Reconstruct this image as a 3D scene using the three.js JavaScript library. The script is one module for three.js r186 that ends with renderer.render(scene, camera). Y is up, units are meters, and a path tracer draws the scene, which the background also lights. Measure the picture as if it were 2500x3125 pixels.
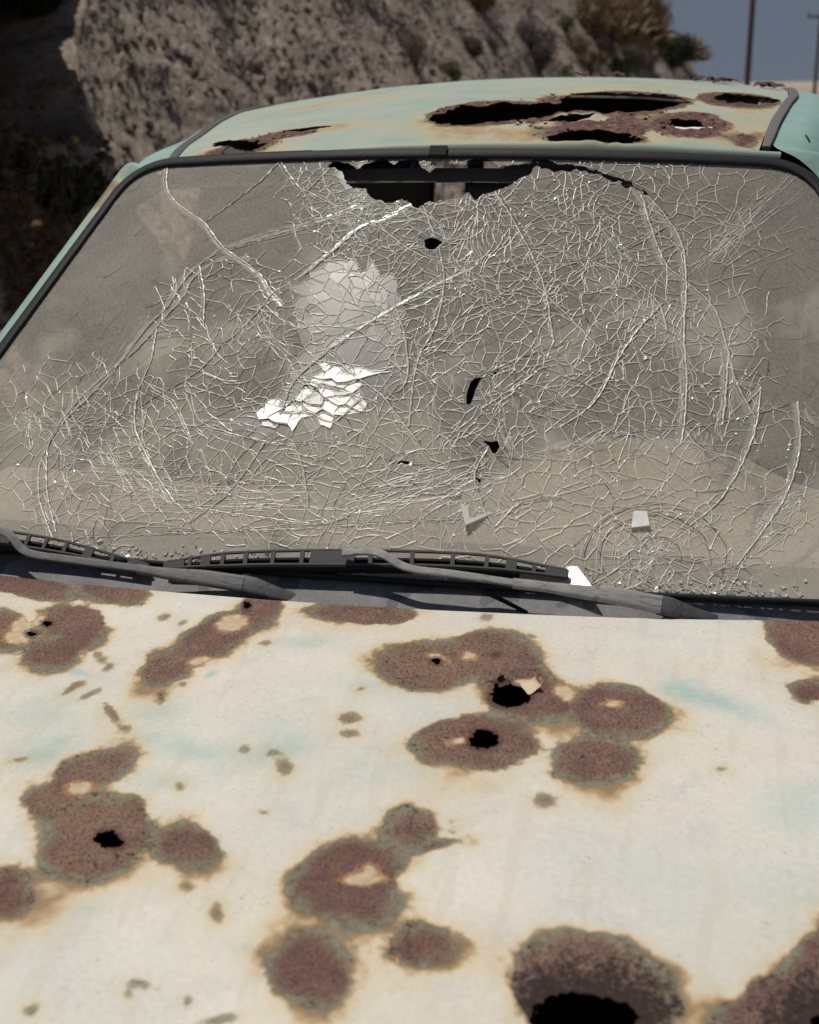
import * as THREE from 'three';
import { mergeGeometries } from 'three/addons/utils/BufferGeometryUtils.js';

// ---------------------------------------------------------------- camera, sky, sun, exposure
const scene = new THREE.Scene();
const camera = new THREE.PerspectiveCamera(44.272, 819 / 1024, 0.05, 900);
{
  const yaw = THREE.MathUtils.degToRad(12), pitch = THREE.MathUtils.degToRad(18.8749), roll = THREE.MathUtils.degToRad(-0.8);
  const fw = new THREE.Vector3(-Math.sin(yaw) * Math.cos(pitch), -Math.sin(pitch), -Math.cos(yaw) * Math.cos(pitch));
  const r0 = new THREE.Vector3(Math.cos(yaw), 0, -Math.sin(yaw)), u0 = new THREE.Vector3().crossVectors(r0, fw);
  const r = r0.clone().multiplyScalar(Math.cos(roll)).addScaledVector(u0, Math.sin(roll));
  const u = u0.clone().multiplyScalar(Math.cos(roll)).addScaledVector(r0, -Math.sin(roll));
  camera.position.set(0.362, 1.45, 1.432);
  camera.quaternion.setFromRotationMatrix(new THREE.Matrix4().makeBasis(r, u, fw.clone().negate()));
  camera.focus = 1.75;
  camera.userData.fStop = 5.8;
  camera.updateMatrixWorld();
}
const SUN = new THREE.Vector3(-0.29, 0.948, -0.15).normalize();
{
  const W = 512, H = 256, d = new Float32Array(W * H * 4);
  for (let j = 0; j < H; j++) for (let i = 0; i < W; i++) {
    const v = ((j + 0.5) / H - 0.5) * Math.PI, a = ((i + 0.5) / W - 0.5) * 2 * Math.PI;
    const x = Math.cos(v) * Math.cos(a), y = Math.sin(v), z = Math.cos(v) * Math.sin(a);
    const up = Math.max(0, y), k = Math.pow(1 - up, 2.2), c = x * SUN.x + y * SUN.y + z * SUN.z;
    const g = 0.55 * Math.pow(Math.max(0, c), 60) + 0.12 * Math.pow(Math.max(0, c), 8);
    const o = (j * W + i) * 4;
    d[o] = 0.072 + 0.055 * k + g; d[o + 1] = 0.105 + 0.05 * k + g * 0.98; d[o + 2] = 0.170 + 0.032 * k + g * 0.95; d[o + 3] = 1;
  }
  const t = new THREE.DataTexture(d, W, H, THREE.RGBAFormat, THREE.FloatType);
  t.mapping = THREE.EquirectangularReflectionMapping; t.magFilter = t.minFilter = THREE.LinearFilter; t.needsUpdate = true;
  scene.background = t; scene.environment = t;
}
const sun = new THREE.DirectionalLight(new THREE.Color(1.0, 0.955, 0.87), 3.45);
sun.name = 'sun';
sun.position.copy(SUN).multiplyScalar(30); sun.target.position.set(0, 0, -2);
sun.castShadow = true; sun.shadow.mapSize.set(4096, 4096);
Object.assign(sun.shadow.camera, { left: -14, right: 14, top: 14, bottom: -14, near: 1, far: 80 });
scene.add(sun, sun.target);
const renderer = new THREE.WebGLRenderer({ antialias: true });
renderer.toneMapping = THREE.LinearToneMapping;
renderer.toneMappingExposure = 1.0;
renderer.shadowMap.enabled = true;

// ---------------------------------------------------------------- small tools
function rng(seed) { let s = seed | 0; return () => { s = (s + 0x6d2b79f5) | 0; let t = Math.imul(s ^ (s >>> 15), 1 | s); t = (t + Math.imul(t ^ (t >>> 7), 61 | t)) ^ t; return ((t ^ (t >>> 14)) >>> 0) / 4294967296; }; }
const PERM = new Uint8Array(512); { const r = rng(77), p = [...Array(256).keys()]; for (let i = 255; i > 0; i--) { const j = Math.floor(r() * (i + 1)); [p[i], p[j]] = [p[j], p[i]]; } for (let i = 0; i < 512; i++) PERM[i] = p[i & 255]; }
const GX = new Float32Array(256), GY = new Float32Array(256); for (let i = 0; i < 256; i++) { GX[i] = Math.cos(i * 2.399963); GY[i] = Math.sin(i * 2.399963); }
function noise(x, y) {   // gradient noise, about -1..1
  const ix = Math.floor(x), iy = Math.floor(y), fx = x - ix, fy = y - iy, X = ix & 255, Y = iy & 255;
  const u = fx * fx * fx * (fx * (fx * 6 - 15) + 10), v = fy * fy * fy * (fy * (fy * 6 - 15) + 10);
  const a = PERM[X + PERM[Y]], b = PERM[X + 1 + PERM[Y]], c = PERM[X + PERM[Y + 1]], d = PERM[X + 1 + PERM[Y + 1]];
  const p = GX[a] * fx + GY[a] * fy, q = GX[b] * (fx - 1) + GY[b] * fy, r = GX[c] * fx + GY[c] * (fy - 1), s = GX[d] * (fx - 1) + GY[d] * (fy - 1);
  return (p + (q - p) * u + (r + (s - r) * u - p - (q - p) * u) * v) * 1.45;
}
function fbm(x, y, n = 4) { let s = 0, a = 0.5; for (let i = 0; i < n; i++) { s += a * noise(x, y); x = x * 2.03 + 17.3; y = y * 2.03 - 9.1; a *= 0.5; } return s; }
const { clamp, lerp, smoothstep } = THREE.MathUtils;
const sstep = (a, b, x) => { const t = clamp((x - a) / (b - a), 0, 1); return t * t * (3 - 2 * t); };
const V = (x, y, z) => new THREE.Vector3(x, y, z);
function dataTex(w, h, fill, srgb, wrap = THREE.RepeatWrapping) {
  const d = new Uint8Array(w * h * 4), c = [0, 0, 0, 255];
  for (let j = 0; j < h; j++) for (let i = 0; i < w; i++) { c[3] = 255; fill(i, j, c); const o = (j * w + i) * 4; for (let k = 0; k < 4; k++) d[o + k] = clamp(c[k], 0, 255); }
  return rawTex(d, w, h, srgb, wrap);
}
function rawTex(d, w, h, srgb, wrap = THREE.RepeatWrapping) {
  const t = new THREE.DataTexture(d, w, h, THREE.RGBAFormat); t.wrapS = t.wrapT = wrap; t.magFilter = t.minFilter = THREE.LinearFilter;
  if (srgb) t.colorSpace = THREE.SRGBColorSpace; t.needsUpdate = true; return t;
}
const std = (o) => new THREE.MeshStandardMaterial({ side: THREE.DoubleSide, ...o });
const phys = (o) => new THREE.MeshPhysicalMaterial({ side: THREE.DoubleSide, ...o });
const lin = (r, g, b) => new THREE.Color().setRGB(r, g, b);
function mesh(name, geometry, material, parent = scene, data) {
  const m = new THREE.Mesh(geometry, material); m.name = name; m.castShadow = m.receiveShadow = true;
  if (data) Object.assign(m.userData, data); parent.add(m); return m;
}
function group(name, parent = scene, data) { const g = new THREE.Group(); g.name = name; if (data) Object.assign(g.userData, data); parent.add(g); return g; }
const taken = {};
function numbered(name) { const n = taken[name] = (taken[name] ?? -1) + 1; return n ? `${name}_${String(n).padStart(3, '0')}` : name; }
class MB {   // collects triangles
  constructor() { this.p = []; this.uv = []; this.i = []; this.n = 0; }
  v(x, y, z, u = 0, w = 0) { this.p.push(x, y, z); this.uv.push(u, w); return this.n++; }
  vv(q, u = 0, w = 0) { return this.v(q.x, q.y, q.z, u, w); }
  t(a, b, c) { this.i.push(a, b, c); }
  q(a, b, c, d) { this.i.push(a, b, c, a, c, d); }
  geo(flat) {
    let g = new THREE.BufferGeometry();
    g.setAttribute('position', new THREE.Float32BufferAttribute(this.p, 3)); g.setAttribute('uv', new THREE.Float32BufferAttribute(this.uv, 2)); g.setIndex(this.i);
    if (flat) g = g.toNonIndexed(); g.computeVertexNormals(); return g;
  }
}
function gridGeo(nu, nv, f, uvf) {   // f(u,v) -> Vector3
  const b = new MB();
  for (let j = 0; j <= nv; j++) for (let i = 0; i <= nu; i++) { const u = i / nu, v = j / nv, q = f(u, v), w = uvf ? uvf(u, v, q) : [u, v]; b.v(q.x, q.y, q.z, w[0], w[1]); }
  for (let j = 0; j < nv; j++) for (let i = 0; i < nu; i++) { const a = j * (nu + 1) + i; b.q(a, a + 1, a + nu + 2, a + nu + 1); }
  return b.geo();
}
// a sheet over the plane (a, b), cut where keep(a, b) < 0, with a rim that gives the sheet its thickness
function cutSheet(nu, nv, at, place, uvOf, keep, thick) {
  const b = new MB(), P = [], K = new Float32Array((nu + 1) * (nv + 1)), id = new Map(), rims = [];
  for (let j = 0; j <= nv; j++) for (let i = 0; i <= nu; i++) { const c = at(i / nu, j / nv); P.push(c); K[P.length - 1] = keep(c[0], c[1]); }
  const vert = (n) => { if (!id.has(n)) { const c = P[n], q = place(c[0], c[1]), w = uvOf(c[0], c[1]); id.set(n, b.v(q.x, q.y, q.z, w[0], w[1])); } return id.get(n); };
  const cut = (m, n) => { const key = m < n ? `${m},${n}` : `${n},${m}`; if (!id.has(key)) { const t = K[m] / (K[m] - K[n]), x = lerp(P[m][0], P[n][0], t), y = lerp(P[m][1], P[n][1], t), q = place(x, y), w = uvOf(x, y); id.set(key, b.v(q.x, q.y, q.z, w[0], w[1])); } return id.get(key); };
  const tri = (x) => {
    const poly = [], cuts = [];
    for (let k = 0; k < 3; k++) { const m = x[k], n = x[(k + 1) % 3]; if (K[m] >= 0) poly.push(vert(m)); if ((K[m] >= 0) !== (K[n] >= 0)) { const c = cut(m, n); poly.push(c); cuts.push(c); } }
    for (let k = 1; k + 1 < poly.length; k++) b.t(poly[0], poly[k], poly[k + 1]);
    if (cuts.length === 2) rims.push(cuts);
  };
  for (let j = 0; j < nv; j++) for (let i = 0; i < nu; i++) { const a = j * (nu + 1) + i, c = a + nu + 2; tri([a, a + 1, c]); tri([a, c, a + nu + 1]); }
  const g = b.geo(), n = g.attributes.normal, r = new MB();
  for (const [m, k] of rims) {
    const o = [m, k].map((x) => { const p = V(b.p[x * 3], b.p[x * 3 + 1], b.p[x * 3 + 2]), q = p.clone().addScaledVector(V(n.getX(x), n.getY(x), n.getZ(x)), n.getY(x) > 0 ? -thick : thick); return [r.vv(p, b.uv[x * 2], b.uv[x * 2 + 1]), r.vv(q, b.uv[x * 2], b.uv[x * 2 + 1])]; });
    r.q(o[0][0], o[1][0], o[1][1], o[0][1]);
  }
  return { sheet: g, rim: r.geo(true) };
}
// a bar along 3-D points: [x, y, z, width, height]; width lies along `side`, height along the surface normal
function bar(pts, normal, { round = 0.35, sub = 6, closed = true } = {}) {
  const c = new THREE.CatmullRomCurve3(pts.map((q) => V(q[0], q[1], q[2])), false, 'centripetal'), n = (pts.length - 1) * sub, b = new MB(), ring = 20;
  for (let i = 0; i <= n; i++) {
    const k = Math.min(pts.length - 2, Math.floor(i / sub)), f = i / sub - k, w = lerp(pts[k][3], pts[k + 1][3], f) / 2, h = lerp(pts[k][4], pts[k + 1][4], f) / 2;
    const p = c.getPoint(i / n), t = c.getTangent(i / n), s = new THREE.Vector3().crossVectors(normal, t).normalize(), m = new THREE.Vector3().crossVectors(t, s).normalize();
    const ex = 2 / lerp(6, 2.2, clamp(round, 0, 1)), sgn = (q) => Math.sign(q) * Math.pow(Math.abs(q), ex), prof = []; for (let j = 0; j < ring; j++) { const th = j / ring * 6.28319; prof.push([w * sgn(Math.cos(th)), h * sgn(Math.sin(th))]); }
    for (const [a, d] of prof) b.vv(p.clone().addScaledVector(s, a).addScaledVector(m, d), i * 0.02, a * 10);
  }
  for (let i = 0; i < n; i++) for (let k = 0; k < ring; k++) { const a = i * ring + k, d = i * ring + (k + 1) % ring; b.q(a, d, d + ring, a + ring); }
  if (closed) for (const o of [0, n * ring]) { const c0 = b.n; for (let k = 0; k < ring; k++) b.v(b.p[(o + k) * 3], b.p[(o + k) * 3 + 1], b.p[(o + k) * 3 + 2]); for (let k = 1; k < ring - 1; k++) o ? b.t(c0, c0 + k, c0 + k + 1) : b.t(c0, c0 + k + 1, c0 + k); }
  return b.geo();
}
function boxG(x0, x1, y0, y1, z0, z1, bev = 0.01) {
  const s = new THREE.Shape(), e = bev; s.moveTo(x0 + e, y0 + e); s.lineTo(x1 - e, y0 + e); s.lineTo(x1 - e, y1 - e); s.lineTo(x0 + e, y1 - e); s.closePath();
  const g = new THREE.ExtrudeGeometry(s, { depth: z1 - z0 - 2 * e, bevelEnabled: true, bevelThickness: e, bevelSize: e, bevelSegments: 3, curveSegments: 4 }); g.translate(0, 0, z0 + e); return g;
}
// ---------------------------------------------------------------- measured marks, in metres on each surface
const RUST = [[-0.4825,-0.0131,0.0983,0.0267,0.0193,0.0412],[-0.3458,-0.0023,0.0591,0.013,0.0167,0.0448],[-0.3545,0.1065,0.0492,0.0,0.0329,0.0676],[-0.346,0.1749,0.0329,-0.017,0.0274,0.0446],[-0.4358,0.1245,0.0297,-0.005,0.0319,0.0585],[-0.1313,0.0373,0.0189,-0.0457,0.0266,0.043],[-0.1615,0.1113,0.0287,-0.0619,0.03,0.0466],[-0.1936,0.1917,0.0256,-0.0236,0.0217,0.0394],[-0.0024,0.0205,0.0794,-0.0012,0.0066,0.0313],[0.1004,0.1405,0.0604,-0.0112,0.0119,0.06],[0.1775,0.1005,0.0587,0.0005,0.0064,0.0626],[0.2177,0.1769,0.0521,0.0277,-0.0031,0.0662],[0.1853,0.2925,0.0685,-0.0206,0.0097,0.0508],[0.2626,0.2069,0.0151,-0.003,0.0021,0.022],[0.3286,0.2045,0.056,0.0084,-0.0022,0.0581],[0.3077,0.3058,0.0457,-0.0098,0.003,0.0441],[0.5479,-0.0247,0.0572,0.0269,-0.0157,0.0795],[0.5372,0.1161,0.0277,-0.0013,-0.0052,0.0306],[-0.1825,0.4086,0.0287,-0.0385,0.0228,0.031],[-0.1979,0.4662,0.0282,-0.0164,0.0203,0.028],[-0.1332,0.5102,0.0379,-0.044,0.0378,0.0524],[-0.0462,0.5102,0.0343,-0.0001,0.0101,0.0339],[-0.1835,0.597,0.0284,-0.0072,0.0205,0.039],[0.1501,0.4494,0.0261,-0.012,0.0112,0.0298],[0.1765,0.471,0.0195,-0.0073,0.0018,0.0071],[0.111,0.527,0.0463,-0.0285,0.0214,0.0521],[0.1315,0.5586,0.0333,0.0,0.0066,0.027],[0.1083,0.639,0.0386,0.0,0.0119,0.042],[0.1913,0.5978,0.0343,-0.0092,0.0049,0.025],[0.3295,0.617,0.0684,0.0,0.004,0.0575],[0.4689,0.6082,0.0514,-0.042,0.0097,0.0392],[0.5046,0.5386,0.0132,-0.0035,-0.0028,0.035]];
const SPOT = [[0.0463,0.2721,0.0124,-0.0025,0.0027,0.0108],[0.0539,0.3022,0.0097,-0.002,0.0018,0.0072],[-0.0139,0.3502,0.0066,-0.0014,0.0018,0.0056],[-0.0438,0.349,0.0057,-0.0012,0.0021,0.0064],[0.0057,0.373,0.0084,-0.0018,0.0041,0.0136],[0.2667,0.3822,0.0115,-0.0026,0.0013,0.012],[-0.0867,0.423,0.0045,-0.001,0.0022,0.0056],[0.0127,0.5918,0.0051,0.0,0.0037,0.0102],[-0.0246,0.563,0.0044,-0.0011,0.0018,0.0048],[0.0087,0.449,0.0039,-0.0009,0.0011,0.0035],[0.215,0.0485,0.0056,-0.001,0.0007,0.006],[0.1552,0.0069,0.0081,-0.0014,0.0015,0.0104],[-0.1845,0.3278,0.0055,-0.0011,0.0028,0.0063],[-0.213,0.3006,0.0019,-0.006,0.0161,0.0177],[-0.2539,0.2665,0.0072,-0.0133,0.0032,0.0043],[-0.2814,0.2573,0.0057,-0.0153,0.0041,0.0049],[-0.171,0.2617,0.0046,0.0005,0.0037,0.0127],[-0.1575,0.2317,0.0042,-0.0008,0.0016,0.004],[-0.0188,0.6782,0.0052,0.0,0.0015,0.0035],[0.0245,0.691,0.0026,0.0008,-0.0005,0.0048],[0.0545,0.7031,0.0127,-0.0062,0.0019,0.0038],[-0.0931,0.7175,0.0026,-0.003,0.0039,0.0039],[-0.0255,0.6886,0.0021,-0.0006,0.0013,0.003],[0.0443,0.2109,0.0042,-0.0008,0.001,0.004],[-0.278,0.2461,0.0053,-0.001,0.0024,0.005],[-0.2593,0.2041,0.0048,-0.0066,0.0039,0.006],[0.3193,-0.0399,0.0029,-0.0005,0.0002,0.0042],[-0.2875,0.1753,0.0049,0.0,0.0028,0.006],[-0.2753,0.1885,0.0044,-0.0008,0.0025,0.0055],[-0.095,0.1209,0.0068,-0.0043,0.0029,0.007],[-0.2462,0.0693,0.0069,-0.0045,0.005,0.0101],[-0.216,0.0817,0.0035,-0.0078,0.003,0.0045],[-0.2692,0.4022,0.0055,-0.0033,0.002,0.0031],[0.4333,0.2949,0.0028,-0.0006,-0.0001,0.0032],[0.4099,-0.1336,0.0024,-0.0004,-0.0,0.0048],[0.1846,0.4306,0.0026,-0.0006,0.0004,0.0021],[0.1897,0.447,0.0022,0.0,0.0004,0.0021]];
const ISLE = [[-0.4164,0.0997,0.0154,-0.0165,0.0114,0.0172],[-0.4085,0.1417,0.0176,-0.003,0.0102,0.0192],[-0.1546,0.0737,0.0169,-0.011,0.0093,0.0215],[-0.1561,0.1749,0.0122,-0.0075,0.0045,0.0096],[0.1513,0.1125,0.0076,-0.0014,0.0015,0.0096],[0.1138,0.1229,0.0129,0.007,0.0002,0.0093],[0.1684,0.2957,0.0086,-0.0061,0.0018,0.0052],[0.3202,0.1901,0.0091,-0.0018,0.0004,0.008],[-0.184,0.4402,0.0139,-0.0044,0.0056,0.0095],[0.1251,0.527,0.0168,-0.0042,0.0017,0.0072],[0.1271,0.5138,0.0059,0.003,-0.001,0.0068],[0.1803,0.615,0.0069,-0.0088,0.0044,0.0061],[0.1604,0.2173,0.0213,-0.0042,0.0043,0.026],[0.2677,0.1777,0.0108,0.0102,-0.0024,0.014],[0.219,0.1661,0.0147,-0.0082,0.0021,0.0097],[0.2648,0.6042,0.0,-0.0,0.0,0.0001]];
const HOLE = [[-0.389,0.1021,0.0059,0.0,0.0033,0.0065],[-0.3937,0.1333,0.0071,-0.0,0.0041,0.0078],[0.1155,0.1321,0.0059,-0.0011,0.0012,0.0066],[0.1799,0.1049,0.0022,-0.0004,0.0005,0.0036],[0.2099,0.1985,0.0208,-0.0082,0.0036,0.0207],[0.1985,0.1721,0.0083,-0.0016,0.0013,0.0099],[0.1935,0.2881,0.0144,-0.003,0.0027,0.018],[-0.1225,0.5098,0.0081,-0.0,0.0041,0.0091],[-0.1095,0.517,0.0017,-0.0004,0.0009,0.0021],[-0.1519,0.0229,0.0048,-0.0008,0.0043,0.0126],[0.3281,0.6478,0.0321,-0.0092,0.0016,0.023],[0.3109,0.655,0.0184,0.0,0.0019,0.021],[0.4961,0.6158,0.0078,-0.0022,-0.0008,0.009]];
const TURQ = [[-0.0507,0.1105,0.0377,-0.0124,0.0057,0.0174,0.5],[-0.0631,0.3626,0.0639,-0.0057,0.007,0.0225,0.45],[-0.1364,0.347,0.0433,0.0046,0.0072,0.0235,0.4],[-0.2509,0.3862,0.0322,-0.019,0.0144,0.0231,0.6],[-0.2892,0.3054,0.0474,-0.0174,0.0241,0.0394,0.35],[0.3957,0.1489,0.0243,0.0044,-0.0019,0.0242,1.0],[0.4413,0.1621,0.0298,0.0024,-0.0017,0.0181,0.7],[0.4703,0.1861,0.0242,0.0006,-0.0024,0.0163,0.3],[-0.1656,0.2885,0.0305,-0.006,0.0083,0.02,0.4],[-0.3008,0.2173,0.0363,0.0093,0.0031,0.0087,0.7],[-0.1327,0.2037,0.0059,-0.0075,0.0034,0.006,0.8],[-0.1005,0.605,0.0143,-0.0092,0.0059,0.0079,0.35],[-0.0085,0.3266,0.0361,0.0,0.011,0.036,0.35],[0.057,0.1957,0.0471,-0.009,0.0061,0.026,0.25],[0.5074,0.3354,0.0399,-0.009,-0.0038,0.048,0.35],[-0.0788,0.5002,0.017,-0.004,0.0048,0.012,0.15],[0.0512,0.6278,0.0204,-0.0,0.0041,0.012,0.25],[0.1005,0.361,0.0369,-0.008,0.0055,0.024,0.2],[0.485,0.4726,0.032,-0.008,-0.0023,0.036,0.2],[-0.1049,0.4122,0.0412,-0.009,0.0072,0.0182,0.25]];
const DRIP = [[-0.1999,0.2465,0.011,-0.0264,0.0252,0.0326,0.8],[-0.3587,0.2101,0.0353,-0.0134,0.0168,0.0271,0.7],[-0.1243,0.5686,0.0447,-0.0479,0.0243,0.0318,0.8],[-0.1448,0.6214,0.0215,-0.0272,0.0196,0.0205,0.7],[0.1776,0.3634,0.0501,-0.011,0.0055,0.032,0.6],[0.3248,0.2741,0.0429,0.0052,-0.001,0.0271,0.6],[0.3156,0.3526,0.027,-0.006,0.0018,0.028,0.9],[0.0875,0.5874,0.0263,0.0063,0.006,0.0355,0.7],[0.1151,0.683,0.0265,0.0,0.0066,0.0225,0.9],[0.1927,0.6286,0.0181,-0.005,0.0045,0.0225,0.6],[-0.0122,0.5434,0.0252,-0.0142,0.0086,0.0172,0.6],[0.1769,0.2061,0.0306,-0.006,0.0069,0.045,0.4],[0.1252,0.1837,0.0417,-0.008,0.0047,0.025,0.5],[0.2642,0.2489,0.0195,-0.004,0.0029,0.03,0.6],[0.3348,0.3726,0.0177,-0.004,0.0023,0.042,0.35],[0.1217,0.593,0.0189,-0.005,0.0032,0.0125,0.7],[-0.2031,0.3286,0.0112,-0.0188,0.0289,0.0387,0.45],[-0.1772,0.2325,0.0245,-0.0213,0.0147,0.0263,0.6],[0.013,0.0589,0.0766,-0.0048,0.0041,0.0193,0.5],[0.508,0.0589,0.0396,0.0171,-0.0054,0.0296,0.5],[0.4193,0.6234,0.0168,-0.0133,0.0045,0.0174,0.5],[-0.1535,0.0909,0.024,-0.0303,0.0178,0.0328,0.7]];
const ROOFRUST = [[0.0344,-0.7563,0.0969,-0.0212,0.0148,0.0904],[0.2568,-0.8558,0.1182,-0.0401,0.0069,0.1148],[0.2216,-0.6807,0.0892,-0.0149,0.0069,0.0896],[0.3696,-0.7314,0.0643,-0.0107,0.0009,0.0627],[0.4585,-0.6901,0.025,-0.0085,-0.0003,0.0226],[0.4537,-0.9623,0.0737,-0.0145,-0.0041,0.1059],[0.1391,-0.7429,0.0469,-0.0,0.0084,0.0776],[-0.3832,-0.7115,0.0682,-0.0023,0.0219,0.0537],[0.2329,-0.6304,0.0727,-0.0124,0.0028,0.0381],[-0.3094,-0.7379,0.0633,0.0128,0.0085,0.0253],[0.1528,-0.8424,0.0406,0.0,0.0056,0.0575]];
const ROOFHOLE = [[0.1537,-0.7922,0.0453,-0.0218,0.0043,0.0346],[0.0353,-0.7499,0.0857,-0.0243,0.0105,0.0621],[0.1048,-0.7668,0.0444,-0.0131,0.0067,0.0484],[0.2566,-0.8603,0.1026,-0.0354,0.0051,0.0845],[0.2108,-0.8797,0.0565,-0.0087,0.0043,0.0598],[0.4665,-0.9793,0.0546,-0.0171,-0.0024,0.056],[0.3621,-0.7314,0.0255,-0.0047,0.0,0.0191],[0.2291,-0.6319,0.0618,-0.0106,0.0024,0.0317],[-0.3774,-0.7125,0.0347,0.0026,0.0116,0.0295],[0.1873,-0.727,0.0251,-0.012,0.0015,0.013],[-0.2655,-0.7489,0.0345,0.0081,0.002,0.0065],[-0.4243,-0.7683,0.0259,0.0086,0.0074,0.0192]];
const ROOFSTAIN = [[0.0389,-0.6259,0.0989,0.0,0.0085,0.0537,0.9],[0.1278,-0.6399,0.0443,-0.0075,0.0069,0.0582,0.7],[-0.0503,-0.6911,0.0491,0.0075,0.0131,0.0684,0.6],[0.4072,-0.6931,0.0806,-0.0137,0.0002,0.0383,0.8],[0.4767,-0.822,0.0464,-0.0149,-0.0037,0.1045,0.6],[-0.2074,-0.7369,0.0756,0.0038,0.0095,0.0327,0.9],[-0.2419,-1.0166,0.1039,0.0103,0.0181,0.0704,0.8],[-0.3526,-1.0076,0.0617,-0.0116,0.0211,0.0683,0.6],[-0.4548,-0.728,0.0518,0.0008,0.0125,0.0284,0.8],[0.3147,-1.1076,0.0866,-0.0622,0.0014,0.0627,0.7],[0.1927,-1.0768,0.07,-0.01,0.0035,0.0504,0.5],[0.1583,-0.9633,0.0851,0.0,0.0048,0.0547,0.5],[-0.3207,-0.6633,0.0701,0.0127,0.0157,0.0429,0.7],[0.2706,-0.7449,0.0683,-0.0112,0.002,0.0366,0.5]];
const ROOFPAINT = [[0.2021,-0.7339,0.0457,-0.0075,0.0017,0.0209],[0.1455,-0.6842,0.0195,-0.0032,0.0015,0.0142]];
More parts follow.
